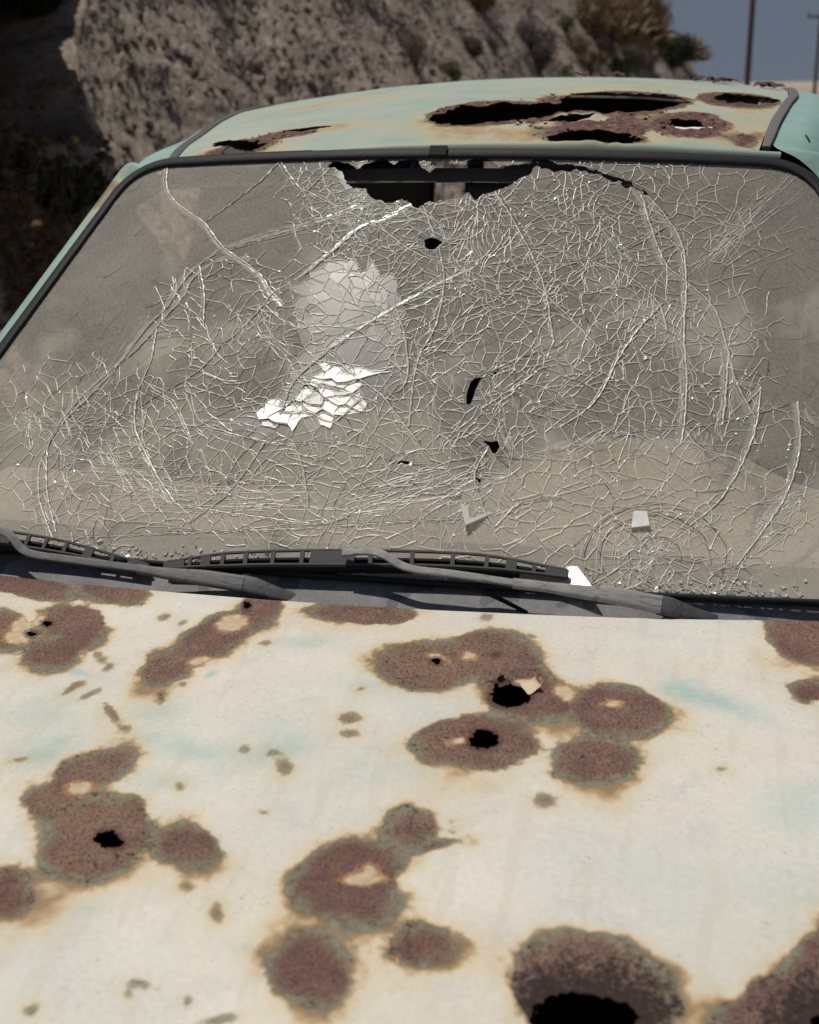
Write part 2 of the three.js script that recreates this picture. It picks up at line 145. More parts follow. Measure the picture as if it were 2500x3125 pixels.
const CRACK = [[[-0.4917,0.725],[-0.4779,0.6776],[-0.4514,0.6449],[-0.3848,0.5972],[-0.3384,0.5478],[-0.2657,0.4963],[-0.234,0.4577],[-0.2105,0.4367]],[[-0.2774,0.723],[-0.3062,0.6802],[-0.3366,0.6459],[-0.3831,0.5971]],[[-0.2757,0.723],[-0.2492,0.6884],[-0.2216,0.6608],[-0.208,0.6744],[-0.1842,0.7117]],[[-0.3343,0.5478],[-0.285,0.5666],[-0.2244,0.5852],[-0.1657,0.6087],[-0.1193,0.6323]],[[-0.3283,0.5401],[-0.2793,0.5589],[-0.2191,0.5786],[-0.1645,0.602]],[[-0.3343,0.5478],[-0.3708,0.5099],[-0.3886,0.4816],[-0.4071,0.4259],[-0.4303,0.3892],[-0.4544,0.329],[-0.4859,0.2688],[-0.5242,0.2076],[-0.5365,0.1655],[-0.5371,0.129],[-0.5205,0.0828],[-0.4937,0.0426],[-0.4775,0.0214]],[[-0.2797,0.5241],[-0.3327,0.524],[-0.3761,0.4817],[-0.3813,0.4538],[-0.4137,0.3896],[-0.4354,0.349],[-0.4746,0.2994],[-0.5119,0.2462],[-0.5349,0.1779],[-0.5244,0.1299],[-0.5099,0.0914],[-0.4765,0.0327]],[[-0.234,0.4577],[-0.2502,0.4244],[-0.2984,0.3619],[-0.3456,0.378],[-0.424,0.367]],[[-0.234,0.4577],[-0.1908,0.4925],[-0.1529,0.5367],[-0.1151,0.5832],[-0.0668,0.6133],[-0.0153,0.6465]],[[0.0773,0.515],[0.0182,0.4767],[-0.0271,0.4427],[-0.0845,0.3957],[-0.1279,0.353],[-0.1687,0.2993],[-0.178,0.2543],[-0.1789,0.2224]],[[0.1572,0.7156],[0.2154,0.7123],[0.2673,0.6881],[0.3117,0.6565],[0.3567,0.5934],[0.3707,0.5551],[0.378,0.4895],[0.378,0.4052],[0.385,0.325],[0.3842,0.2478],[0.3815,0.2215]],[[0.2673,0.6881],[0.3008,0.6627],[0.3201,0.6029],[0.3495,0.5233],[0.3743,0.4981],[0.4161,0.4526],[0.4376,0.3829],[0.4504,0.3274],[0.4781,0.2666]],[[0.4411,0.375],[0.4389,0.327],[0.4379,0.288],[0.4356,0.2536]],[[0.4485,0.3273],[0.4852,0.3169],[0.4664,0.2891]],[[0.4852,0.3169],[0.4795,0.2515],[0.4676,0.2101],[0.4517,0.1695],[0.4313,0.1331],[0.3962,0.0967]],[[0.5348,0.2955],[0.5363,0.2164],[0.5171,0.1436],[0.4874,0.0903],[0.4584,0.0451]],[[0.1125,0.5159],[0.1533,0.4907],[0.1948,0.449],[0.2429,0.3963],[0.2681,0.3685]],[[0.2362,0.5299],[0.2927,0.5038],[0.3212,0.4788],[0.3429,0.4498],[0.3549,0.4044]],[[-0.0414,0.4423],[-0.0197,0.3918],[-0.0036,0.3181],[-0.009,0.2937],[-0.0384,0.2829]],[[-0.1279,0.353],[-0.082,0.315],[-0.0387,0.2845],[-0.0055,0.2465],[0.0266,0.2094]],[[-0.1836,0.246],[-0.1379,0.2498],[-0.0999,0.2342],[-0.065,0.2754]],[[-0.1551,0.304],[-0.1173,0.2933],[-0.0767,0.2829],[-0.0437,0.2723]],[[-0.546,0.198],[-0.4319,0.2252],[-0.3798,0.2653],[-0.3219,0.314],[-0.2945,0.3621]],[[-0.4137,0.3896],[-0.4105,0.363],[-0.4065,0.328],[-0.4123,0.2679],[-0.4001,0.2105],[-0.3565,0.1492]],[[-0.3897,0.244],[-0.382,0.1873],[-0.345,0.1344],[-0.3045,0.0913]],[[-0.2835,0.2169],[-0.1919,0.1981],[-0.149,0.1965],[-0.0945,0.2033],[-0.0317,0.195]],[[-0.1919,0.1981],[-0.2105,0.1506],[-0.2357,0.1036],[-0.2761,0.0635]],[[-0.149,0.1965],[-0.126,0.1481],[-0.1097,0.0971]],[[0.0639,0.3368],[0.0961,0.3219],[0.1311,0.3393],[0.1691,0.3609],[0.2206,0.3831]],[[0.1257,0.2066],[0.1115,0.1612],[0.126,0.1183],[0.1444,0.0838],[0.1735,0.1173],[0.2287,0.1309]],[[0.1786,0.1941],[0.2161,0.2033],[0.2783,0.221],[0.3276,0.2418],[0.3842,0.2478],[0.4592,0.2659],[0.5222,0.2912]],[[0.3842,0.2478],[0.4041,0.2187],[0.4542,0.2023]],[[0.3962,0.0967],[0.3592,0.1124],[0.3345,0.1182]],[[0.346,0.4542],[0.3121,0.4028],[0.2888,0.3532],[0.2612,0.2811],[0.2193,0.2411]],[[-0.0449,0.6704],[-0.0083,0.595],[0.0264,0.4962],[0.0269,0.41],[0.0082,0.3429],[0.0101,0.2316]],[[-0.2236,0.6628],[-0.1526,0.6229],[-0.0851,0.5851],[-0.0265,0.5399],[0.0419,0.5142],[0.1125,0.5159]],[[0.0825,0.6616],[0.1262,0.588],[0.1612,0.5171],[0.1797,0.4656],[0.1973,0.3823]],[[0.3428,0.5947],[0.2964,0.5568],[0.2362,0.5299],[0.1612,0.5171]],[[-0.3708,0.5099],[-0.3485,0.4542],[-0.3346,0.3915]],[[-0.479,0.0213],[-0.3422,0.04],[-0.2177,0.0546],[-0.1108,0.0665],[0.0118,0.0831],[0.1253,0.0969]],[[-0.3117,0.0908],[-0.1955,0.0803],[-0.0727,0.0777],[-0.0369,0.1017]],[[-0.1745,0.2544],[-0.2193,0.2604],[-0.2669,0.2419],[-0.3121,0.2114],[-0.3657,0.2125]]];
const BRIGHT = [[[-0.1252,0.3381],[-0.0471,0.3164],[-0.0644,0.2714],[-0.1006,0.2381],[-0.1775,0.2264],[-0.1675,0.2628],[-0.1523,0.3082]],[[-0.2193,0.2604],[-0.1697,0.2667],[-0.1769,0.2304],[-0.1958,0.2175]]];
const MILD = [[[-0.1932,0.3952],[-0.1873,0.4745],[-0.1508,0.5248],[-0.0412,0.4904],[-0.0036,0.3181],[-0.0144,0.2975],[-0.0631,0.2635],[-0.0992,0.2303],[-0.1817,0.2183],[-0.2507,0.2028],[-0.3175,0.203],[-0.315,0.2233],[-0.2031,0.2531],[-0.1767,0.3031],[-0.1644,0.3535]],[[-0.5457,0.1608],[-0.5202,0.2458],[-0.4911,0.2987],[-0.4802,0.2905],[-0.5147,0.1792]]];
const GLASSHOLE = [[[-0.1864,0.7238],[-0.1923,0.7119],[-0.1659,0.6992],[-0.1484,0.6664],[-0.1205,0.6631],[-0.1101,0.6466],[-0.0757,0.6322],[-0.0562,0.6436],[-0.0322,0.6228],[-0.0141,0.638],[0.0083,0.6372],[0.0431,0.6536],[0.0552,0.6443],[0.0966,0.6656],[0.1336,0.6958],[0.1433,0.7086],[0.1767,0.6997],[0.2052,0.7043],[0.2396,0.6957],[0.2679,0.6776],[0.3006,0.6655],[0.2889,0.6841],[0.2598,0.6926],[0.2191,0.7105],[0.1789,0.7161],[0.1566,0.7224],[0.1546,0.7282],[0.1486,0.73],[0.1208,0.7149],[0.0846,0.7096],[0.076,0.7212],[0.0455,0.7278],[0.0323,0.7131],[-0.0054,0.714],[-0.0221,0.6975],[-0.0344,0.7043],[-0.0516,0.7291],[-0.0675,0.7213],[-0.0819,0.7146],[-0.103,0.7248],[-0.1219,0.7202],[-0.1411,0.7027],[-0.1574,0.719]],[[-0.0128,0.5628],[-0.0025,0.5675],[0.0105,0.5631],[0.0162,0.5586],[0.0096,0.5476],[0.0009,0.5421],[-0.0088,0.5492]],[[0.131,0.3409],[0.1208,0.3228],[0.1017,0.3141],[0.096,0.294],[0.093,0.2742],[0.0872,0.2724],[0.0846,0.2833],[0.0875,0.3096],[0.0952,0.3179],[0.1101,0.3168],[0.1191,0.3268]],[[0.1135,0.2166],[0.1281,0.2142],[0.1377,0.2162],[0.1399,0.2073],[0.1366,0.1959],[0.1315,0.1956],[0.1257,0.2066]],[[-0.0024,0.1701],[0.0078,0.1782],[0.0192,0.1772],[0.0198,0.1728],[0.0091,0.1737]],[[0.0792,0.1244],[0.0901,0.125],[0.0989,0.1313],[0.0979,0.124],[0.0895,0.1192]],[[0.3053,0.6695],[0.3127,0.6641],[0.3152,0.6567],[0.3089,0.6564]],[[0.1083,0.161],[0.1206,0.1543],[0.1227,0.1362],[0.118,0.1323],[0.1178,0.1505]]];
const DENSITY = [[-0.1152,0.2812,0.0834,0.061,0.0005],[-0.0524,0.3739,0.0421,0.0765,0.002],[-0.5092,0.2378,0.0645,0.0767,0.0012],[0.4522,0.304,0.0382,0.0552,0.002],[-0.3955,0.4444,0.033,0.0371,0.001],[0.1828,0.4317,0.2005,0.2695,0.0004],[-0.012,0.595,0.1373,0.1142,0.0003],[-0.1888,0.3275,0.1427,0.1287,0.0011],[-0.0908,0.1427,0.2919,0.0834,0.001],[-0.4287,0.1604,0.1126,0.1053,0.0007],[0.2736,0.1118,0.1581,0.079,0.003],[0.4108,0.4065,0.0459,0.2467,0.0035],[0.3753,0.6518,0.1269,0.077,0.005],[0.3564,0.047,0.0653,0.0477,0.0004],[-0.5867,0.2167,0.0747,0.1216,0.006],[-0.304,0.4368,0.1158,0.092,0.003],[-0.1594,0.6617,0.0702,0.0596,0.0006],[0.1145,0.191,0.1276,0.0993,0.0006],[0.4975,0.1785,0.0673,0.1194,0.006],[-0.1109,0.4233,0.0934,0.0972,0.006],[0.428,0.0371,0.0529,0.0268,0.0006]];
const HAIR = [[0.3743,0.4981,0.5275,0.7143,26,0.0195],[0.3936,0.525,0.4812,0.6291,18,0.0301],[0.5586,0.1736,0.4801,0.1003,22,0.0165],[0.5348,0.2916,0.5628,0.2546,14,0.012],[0.5612,0.1383,0.4629,0.0588,14,0.0195],[0.3612,0.4889,0.5513,0.6144,10,0.0451],[-0.6122,0.2152,-0.4241,0.2256,30,0.0451],[-0.6127,0.1481,-0.5423,0.2361,18,0.0376],[-0.5019,0.1156,-0.2779,0.1311,60,0.0526],[-0.3874,0.0701,-0.0802,0.121,60,0.0451],[-0.0777,0.1064,0.1097,0.1759,60,0.0451],[-0.2198,0.6431,-0.0209,0.6608,60,0.0376],[-0.2729,0.5856,-0.0158,0.6229,40,0.0226],[-0.3384,0.5478,-0.1062,0.6227,16,0.0105],[-0.436,0.3801,-0.5147,0.204,24,0.0165],[0.1882,0.6923,0.3566,0.5953,20,0.0301],[-0.0227,0.513,0.0484,0.4619,50,0.0376],[0.2618,0.2734,0.3851,0.2254,20,0.0301],[0.3648,0.4048,0.3905,0.2481,14,0.0105],[0.4443,0.3751,0.4407,0.25,12,0.012],[0.0969,0.1753,0.1698,0.0923,40,0.0301],[0.1822,0.2243,0.3005,0.1703,10,0.0301],[0.4162,0.0365,0.4869,0.0265,34,0.0256],[-0.0836,0.3898,-0.0175,0.4257,14,0.0301],[-0.332,0.2305,-0.2142,0.2365,24,0.0271]];
const STAR = [[-0.2166,0.373,0.0639,40],[0.3561,0.0524,0.0789,44],[-0.4079,0.1419,0.1053,46],[0.0084,0.1737,0.0414,22],[0.1338,0.192,0.0602,26],[0.0008,0.5539,0.0526,26],[-0.1773,0.4217,0.0301,14],[0.2362,0.5299,0.0526,18],[0.2089,0.2868,0.0451,16],[0.4103,0.219,0.0451,16],[-0.5837,0.2084,0.0526,20],[-0.2441,0.1409,0.0677,20]];
const RING = [[0.3561,0.0524,0.0316],[0.3561,0.0524,0.0662],[0.3561,0.0524,0.0842],[0.0084,0.1737,0.018],[0.1338,0.192,0.0226]];
const R_SLEEVE = [[0.3665,0.8302,-0.0429,0.023,0.011],[0.3126,0.8393,-0.0392,0.0215,0.011],[0.2657,0.8441,-0.0349,0.017,0.01],[0.2242,0.8481,-0.0336,0.013,0.009],[0.1825,0.8511,-0.0317,0.013,0.009]];
const R_ROD = [[0.1885,0.8509,-0.0317,0.01,0.006],[0.1034,0.858,-0.0331,0.01,0.005],[0.0528,0.8609,-0.0337,0.01,0.005],[0.0336,0.8655,-0.0369,0.011,0.005],[0.0184,0.8726,-0.0414,0.011,0.005],[0.0032,0.8762,-0.045,0.011,0.005],[-0.0142,0.8759,-0.0463,0.01,0.005],[-0.0422,0.8712,-0.0488,0.011,0.006]];
const R_CAP = [[0.363,0.8297,-0.045,0.025,0.014],[0.377,0.8265,-0.0458,0.026,0.014],[0.4006,0.8183,-0.0511,0.02,0.012],[0.436,0.8094,-0.06,0.01,0.006]];
const L_SLEEVE = [[-0.172,0.8272,-0.0262,0.023,0.011],[-0.2269,0.8324,-0.0257,0.0215,0.011],[-0.2663,0.8347,-0.0249,0.017,0.01],[-0.3004,0.8366,-0.0264,0.013,0.009],[-0.3208,0.8384,-0.027,0.013,0.009]];
const L_ROD = [[-0.3138,0.8384,-0.0265,0.011,0.006],[-0.415,0.8403,-0.038,0.011,0.005],[-0.4908,0.8423,-0.0491,0.011,0.005],[-0.5057,0.8479,-0.0543,0.012,0.005],[-0.5166,0.8561,-0.0605,0.012,0.005],[-0.5314,0.8624,-0.068,0.012,0.005],[-0.5506,0.8629,-0.0713,0.011,0.005],[-0.5997,0.8611,-0.08,0.011,0.006]];
const L_CAP = [[-0.1768,0.8266,-0.0287,0.025,0.014],[-0.1589,0.8235,-0.0276,0.026,0.014],[-0.127,0.8146,-0.0286,0.02,0.012],[-0.0869,0.8044,-0.0342,0.01,0.006]];
const R_BLADE = [[-0.2883,0.8373,-0.0498,0.006,0.01],[-0.2021,0.8502,-0.0522,0.014,0.01],[-0.0585,0.8609,-0.0556,0.016,0.01],[0.1351,0.8649,-0.0647,0.014,0.01],[0.2479,0.855,-0.0659,0.006,0.01]];
const L_BLADE = [[-0.9241,0.8368,-0.1531,0.006,0.01],[-0.7568,0.8487,-0.1225,0.014,0.01],[-0.5679,0.8494,-0.0861,0.016,0.01],[-0.4549,0.8466,-0.0703,0.013,0.01],[-0.3147,0.8325,-0.0467,0.005,0.01]];
const HOSE = [[0.1248,0.8438,-0.0333,0.005,0.005],[0.1581,0.8305,-0.035,0.006,0.006],[0.2009,0.8112,-0.034,0.005,0.005]];
const BUSH = [["dry_shrub",-2.701,1.564,-13.928,0.266,0.473],["green_shrub",-2.507,1.442,-15.094,0.215,0.19],["thorny_shrub",-2.076,1.587,-21.039,0.444,0.853],["green_shrub",-2.086,2.306,-26.435,0.232,0.422],["dry_grass",-1.602,2.258,-30.495,0.906,0.906],["dry_grass",-1.071,2.305,-35.37,0.765,0.973],["dark_shrub",-0.017,1.785,-40.615,0.666,0.793],["leafy_weed",-1.53,1.51,-25.815,0.309,0.268],["leafy_weed",-1.057,1.509,-30.138,0.501,0.334],["bare_shrub",-0.606,2.808,-42.258,0.495,1.237],["dry_shrub",-2.096,3.049,-31.585,0.563,0.5],["leafy_weed",-1.791,1.51,-23.294,0.206,0.169],["dark_shrub",-3.506,1.919,-6.693,0.136,0.136],["thorny_shrub",-0.988,1.734,-32.295,0.573,0.573],["dry_grass",-1.566,2.678,-33.655,0.796,0.796],["dark_shrub",-2.727,0.777,-4.743,0.157,0.288],["dark_shrub",-2.804,0.845,-4.302,0.149,0.273],["dark_shrub",-2.742,0.83,-5.221,0.111,0.195],["dark_shrub",-3.041,1.195,-4.977,0.233,0.411],["dark_shrub",-3.167,1.404,-5.632,0.224,0.447],["dark_shrub",-3.383,1.694,-5.798,0.292,0.461],["thorny_shrub",-1.45,1.951,-29.715,0.387,0.5],["dry_grass",0.153,1.95,-42.946,0.625,0.808],["green_shrub",-2.97,2.646,-20.353,0.323,0.417],["bare_shrub",-0.858,3.072,-41.91,0.534,0.691],["dry_shrub",-0.617,1.65,-34.885,0.532,0.688],["thorny_shrub",-0.061,1.821,-40.496,0.517,0.669],["dry_grass",-1.539,1.714,-27.218,0.206,0.266],["dry_shrub",-2.162,2.089,-24.093,0.267,0.345],["green_shrub",-0.862,3.4,-43.854,0.314,0.407],["dry_shrub",-0.979,3.687,-44.673,0.655,0.847],["thorny_shrub",-0.977,3.018,-40.643,0.337,0.436],["dry_grass",-1.563,2.251,-30.79,0.279,0.361],["green_shrub",-0.806,3.352,-43.996,0.566,0.733],["thorny_shrub",-0.78,2.543,-39.257,0.471,0.609],["dry_shrub",-1.554,2.178,-30.365,0.29,0.376],["thorny_shrub",-1.351,3.689,-41.818,0.414,0.536],["dry_grass",-2.91,2.49,-19.706,0.245,0.317],["dry_shrub",-0.706,2.409,-39.013,0.453,0.586],["green_shrub",-0.677,2.376,-39.034,0.432,0.559],["bare_shrub",-1.705,2.264,-29.617,0.288,0.373],["thorny_shrub",-1.387,2.677,-35.16,0.435,0.563],["dry_shrub",-1.82,1.944,-26.28,0.339,0.439],["thorny_shrub",-2.579,1.777,-17.257,0.174,0.225],["dry_grass",-0.907,1.893,-34.04,0.375,0.486],["dry_shrub",-2.495,1.849,-18.782,0.184,0.238],["thorny_shrub",-1.63,2.301,-30.547,0.344,0.445],["thorny_shrub",-1.668,2.28,-30.062,0.391,0.506],["dry_shrub",-1.694,1.63,-25.141,0.199,0.257],["bare_shrub",-1.774,1.802,-25.664,0.312,0.404],["thorny_shrub",-0.614,3.011,-43.421,0.495,0.641],["dry_shrub",-1.555,3.005,-35.895,0.478,0.619],["dry_grass",-0.646,2.729,-41.472,0.288,0.373]];
const THISTLE = [[-2.602,0.645,-5.104,0.414],[-2.49,0.411,-3.768,0.318],[-2.485,0.408,-3.838,0.497],[-2.659,0.627,-3.784,0.389],[-2.741,0.766,-4.287,0.395],[-2.68,0.703,-4.535,0.485],[-2.519,0.462,-4.012,0.385],[-2.566,0.501,-3.701,0.45],[-2.666,0.641,-3.879,0.36],[-2.771,0.791,-4.077,0.492],[-2.671,0.712,-4.803,0.481],[-2.687,0.679,-4.051,0.357],[-2.502,0.421,-3.694,0.304],[-2.458,0.366,-3.721,0.482],[-2.827,0.876,-4.292,0.453],[-2.685,0.717,-4.619,0.391]];
const CAVE = [[-6.99,2.643],[-6.831,2.518],[-6.393,2.203],[-6.094,1.915],[-5.936,1.673],[-5.906,1.431],[-5.414,1.509],[-4.94,1.488],[-4.403,1.548],[-5.356,2.545]];
const POLE = [[2.37, -44.52], [9.01, -93.17, 5.9]];
// ---------------------------------------------------------------- surfaces of the car (x to its left-hand traveller's side in view, z to its nose)
const GL = 0.729, halfGlass = (t) => 0.79 - 0.235 * t;
function glassAt(x, s) {
  const t = s / GL, u = x / halfGlass(t), u2 = u * u, yb = 0.836 - 0.012 * u2, yt = 1.338 - 0.022 * u2, zb = -0.055 - 0.07 * u2, zt = -0.585 - 0.085 * u2;
  return V(x, yb + (yt - yb) * t, zb + (zt - zb) * t);
}
function glassFrame(x, s) {
  const e = 1e-3, a = glassAt(x + e, s).sub(glassAt(x - e, s)).normalize(), b = glassAt(x, s + e).sub(glassAt(x, s - e)).normalize(), n = V(0, 0, 0).crossVectors(a, b).normalize();
  return { a, b: V(0, 0, 0).crossVectors(n, a), n };
}
const bonnetEdge = (x) => 0.0016 - 0.026 * x - 0.188 * x * x;
const ZS = [-0.3, -0.6, -0.7, -0.85, -1.1, -1.4, -1.8, -2.3], YS = [1.23, 1.36, 1.387, 1.417, 1.443, 1.453, 1.45, 1.41];
function crown(z) {
  let i = 0; while (i < 6 && z < ZS[i + 1]) i++;
  const slope = (k) => k === 0 ? (YS[1] - YS[0]) / (ZS[1] - ZS[0]) : k === 7 ? (YS[7] - YS[6]) / (ZS[7] - ZS[6]) : (YS[k + 1] - YS[k - 1]) / (ZS[k + 1] - ZS[k - 1]);
  const h = ZS[i + 1] - ZS[i], t = (z - ZS[i]) / h, t2 = t * t, t3 = t2 * t;
  return (2 * t3 - 3 * t2 + 1) * YS[i] + (t3 - 2 * t2 + t) * h * slope(i) + (3 * t2 - 2 * t3) * YS[i + 1] + (t3 - t2) * h * slope(i + 1);
}
const roofAt = (x, z) => crown(z) + 0.02 * x - 0.13 * x * x - (x < 0 ? 0.09 * x * x * Math.exp(-(((z + 0.82) / 0.34) ** 2)) : 0) - 0.085 * x * x * Math.exp(-(((z + 0.62) / 0.1) ** 2));
// ellipses given as centre and two half axes, in metres on the surface
const prep = (list) => list.map(([cx, cy, ax, ay, bx, by, k = 1]) => { const D = ax * by - ay * bx; return { cx, cy, k, i: [by / D, -bx / D, -ay / D, ax / D], r: Math.sqrt(Math.abs(D)), reach: Math.max(Math.hypot(ax, ay), Math.hypot(bx, by)) }; });
function inside(list, x, y) {   // about the distance inside the union of the ellipses
  let s = 0;
  for (const e of list) { const dx = x - e.cx, dy = y - e.cy, far = e.reach + 0.09; if (dx > far || dx < -far || dy > far || dy < -far) continue; const p = e.i[0] * dx + e.i[1] * dy, q = e.i[2] * dx + e.i[3] * dy; s += Math.exp(160 * (1 - Math.sqrt(p * p + q * q)) * e.r); }
  return s > 0 ? Math.log(s) / 160 : -1;
}
function soft(list, x, y) {   // soft overlap of weighted ellipses
  let s = 0;
  for (const e of list) { const dx = x - e.cx, dy = y - e.cy, far = e.reach * 2.2; if (dx > far || dx < -far || dy > far || dy < -far) continue; const p = e.i[0] * dx + e.i[1] * dy, q = e.i[2] * dx + e.i[3] * dy; s += e.k * Math.exp(-1.1 * (p * p + q * q)); }
  return s;
}
const rustB = prep(RUST), spotB = prep(SPOT), isleB = prep(ISLE), holeB = prep(HOLE), turqB = prep(TURQ), dripB = prep(DRIP);
const rustR = prep(ROOFRUST), holeR = prep(ROOFHOLE), stainR = prep(ROOFSTAIN), paintR = prep(ROOFPAINT);
const mix3 = (c, r, g, b, k) => { c[0] += (r - c[0]) * k; c[1] += (g - c[1]) * k; c[2] += (b - c[2]) * k; };
const ragged = (x, y) => 0.0035 * noise(x * 160, y * 160) + 0.0025 * noise(x * 420, y * 420);
const bonnetHole = (x, z) => inside(holeB, x, z) + ragged(x, z) * 0.9 + 0.003 * noise(x * 75 + 3, z * 75) + 0.009 * noise(x * 24, z * 24 + 8) * (z > 0.5 ? 1 : 0.15);
const roofHole = (x, z) => Math.max(inside(holeR, x, z) + 0.004 + 0.008 * noise(x * 45, z * 70) + 0.009 * noise(x * 17 + 5, z * 30) + ragged(x, z) * 1.5, -1);

// rusty paint: s = inside of the rust, k = stain strength; writes colour into c, returns [height 0..1, roughness]
function rustLook(c, x, y, s, stain, small, isle = -1) {
  const n1 = fbm(x * 26, y * 26, 4), n2 = noise(x * 120, y * 120), n3 = noise(x * 330, y * 330), n4 = fbm(x * 700 + 5, y * 700, 2), big = fbm(x * 7 + 3, y * 7, 3), big2 = fbm(x * 11 - 9, y * 11 + 4, 3);
  const d = s + (small ? 0.004 : 0.011) * n1 + 0.003 * n2 + 0.0016 * n3;
  // orange stain in the paint round the rust
  const out = Math.max(0, -d), halo = (0.62 * Math.exp(-out / (0.005 + 0.003 * n1)) + 0.22 * Math.exp(-out / (0.018 + 0.008 * n1))) * clamp(0.95 + 1.5 * big2, 0.15, 1.5) * (small ? 0.5 : 1);
  const st = clamp(halo + stain * (0.7 + 0.6 * n1 + 0.12 * n2), 0, 1);
  mix3(c, 192, 162, 114, clamp(st * 1.15, 0, 0.75)); mix3(c, 130, 102, 68, clamp((st - 0.36) * 1.4, 0, 0.85));
  let h = 0.42 + 0.02 * n2, rough = 0.62;
  if (d > -0.005) {
    const k = sstep(-0.0032, 0.0034, d + 0.0016 * n4), g = 0.45 * n2 + 0.6 * n3 + 0.9 * n4, ringW = Math.max(0.002, 0.0085 + 0.013 * n1 + 0.012 * big2), ring = (1 - sstep(ringW * 0.4, ringW * 1.8 + 0.002, d + 0.003 * n2)) * (0.75 + 0.4 * n2);
    const bl = fbm(x * 48 + 2, y * 48, 3), e = [110 + 26 * g + 20 * n1 + 16 * bl, 86 + 22 * g + 16 * n1 + 14 * bl, 77 + 19 * g + 14 * n1 + 13 * bl];
    const hue = fbm(x * 5.5 + 70, y * 5.5, 2); mix3(e, 128, 108, 84, clamp(hue * 1.6, 0, 0.5)); mix3(e, 90, 62, 57, clamp(-hue * 1.6, 0, 0.55));
    if (n3 + n4 * 0.7 < -0.28) mix3(e, 72, 46, 40, 0.62);
    if (noise(x * 55 + 9, y * 55) + 0.5 * n3 > 0.45) mix3(e, 124, 84, 62, 0.45);
    if (fbm(x * 90 - 3, y * 90, 2) > 0.28) mix3(e, 100, 68, 62, 0.5);
    if (n4 > 0.36) mix3(e, 160, 146, 136, 0.5);
    mix3(e, 122 + 22 * g, 114 + 22 * g, 90 + 20 * g, clamp(ring * 0.85, 0, 0.95));
    if (n1 + n2 * 0.6 > 0.05) mix3(e, 114 + 18 * g, 126 + 18 * g, 112 + 16 * g, clamp(ring * 0.5, 0, 0.6));
    // flakes lifting along cracks
    const cr = Math.abs(noise(x * 34 + 40 + n2 * 0.2, y * 62 + n3 * 0.16)), line = (1 - sstep(0.010, 0.032, cr)) * sstep(0.05, 0.35, noise(x * 15 - 7, y * 15) + 0.3 * n2), cr2 = Math.abs(noise(x * 70 + n3 * 0.2, y * 120 + 7)), line2 = (1 - sstep(0.015, 0.05, cr2)) * sstep(0.25, 0.45, noise(x * 22 + 37, y * 22));
    const ln = Math.max(line, line2 * 0.7);
    mix3(e, 30, 20, 17, ln * 0.9);
    mix3(c, e[0], e[1], e[2], k * (small ? 0.72 : 1));
    h = lerp(h, 0.6 + 0.3 * g - 0.5 * ln + 0.16 * Math.exp(-(((d - 0.002) / 0.002) ** 2)), k); rough = lerp(rough, 0.95, k);
    // paint that still clings inside the rust
    const il = isle + 0.005 * n1 + 0.003 * n2 + 0.0015 * n3;
    if (il > -0.007 && k > 0.5) { mix3(c, 158, 120, 82, 0.8 * sstep(-0.006, 0.0, il)); mix3(c, 186 + 14 * n2, 168 + 14 * n2, 140 + 14 * n2, 0.9 * sstep(-0.0005, 0.004, il)); h = lerp(h, 0.75, sstep(0, 0.002, il)); }
  }
  return [h, rough];
}
// ---------------------------------------------------------------- bonnet texture, over x -0.64..0.64, z -0.07..0.75
function surfaceMaps(w, h, x0, x1, y0, y1, look) {
  const col = new Uint8Array(w * h * 4), hei = new Uint8Array(w * h * 4), c = [0, 0, 0];
  for (let j = 0; j < h; j++) for (let i = 0; i < w; i++) {
    const x = lerp(x0, x1, (i + 0.5) / w), y = lerp(y0, y1, (j + 0.5) / h), o = (j * w + i) * 4, r = look(c, x, y);
    for (let k = 0; k < 3; k++) col[o + k] = clamp(c[k], 0, 255); col[o + 3] = 255;
    hei[o] = clamp(r[0] * 255, 0, 255); hei[o + 1] = clamp(r[1] * 255, 0, 255); hei[o + 2] = hei[o]; hei[o + 3] = 255;
  }
  return { map: rawTex(col, w, h, true, THREE.MirroredRepeatWrapping), bump: rawTex(hei, w, h, false, THREE.MirroredRepeatWrapping) };
}
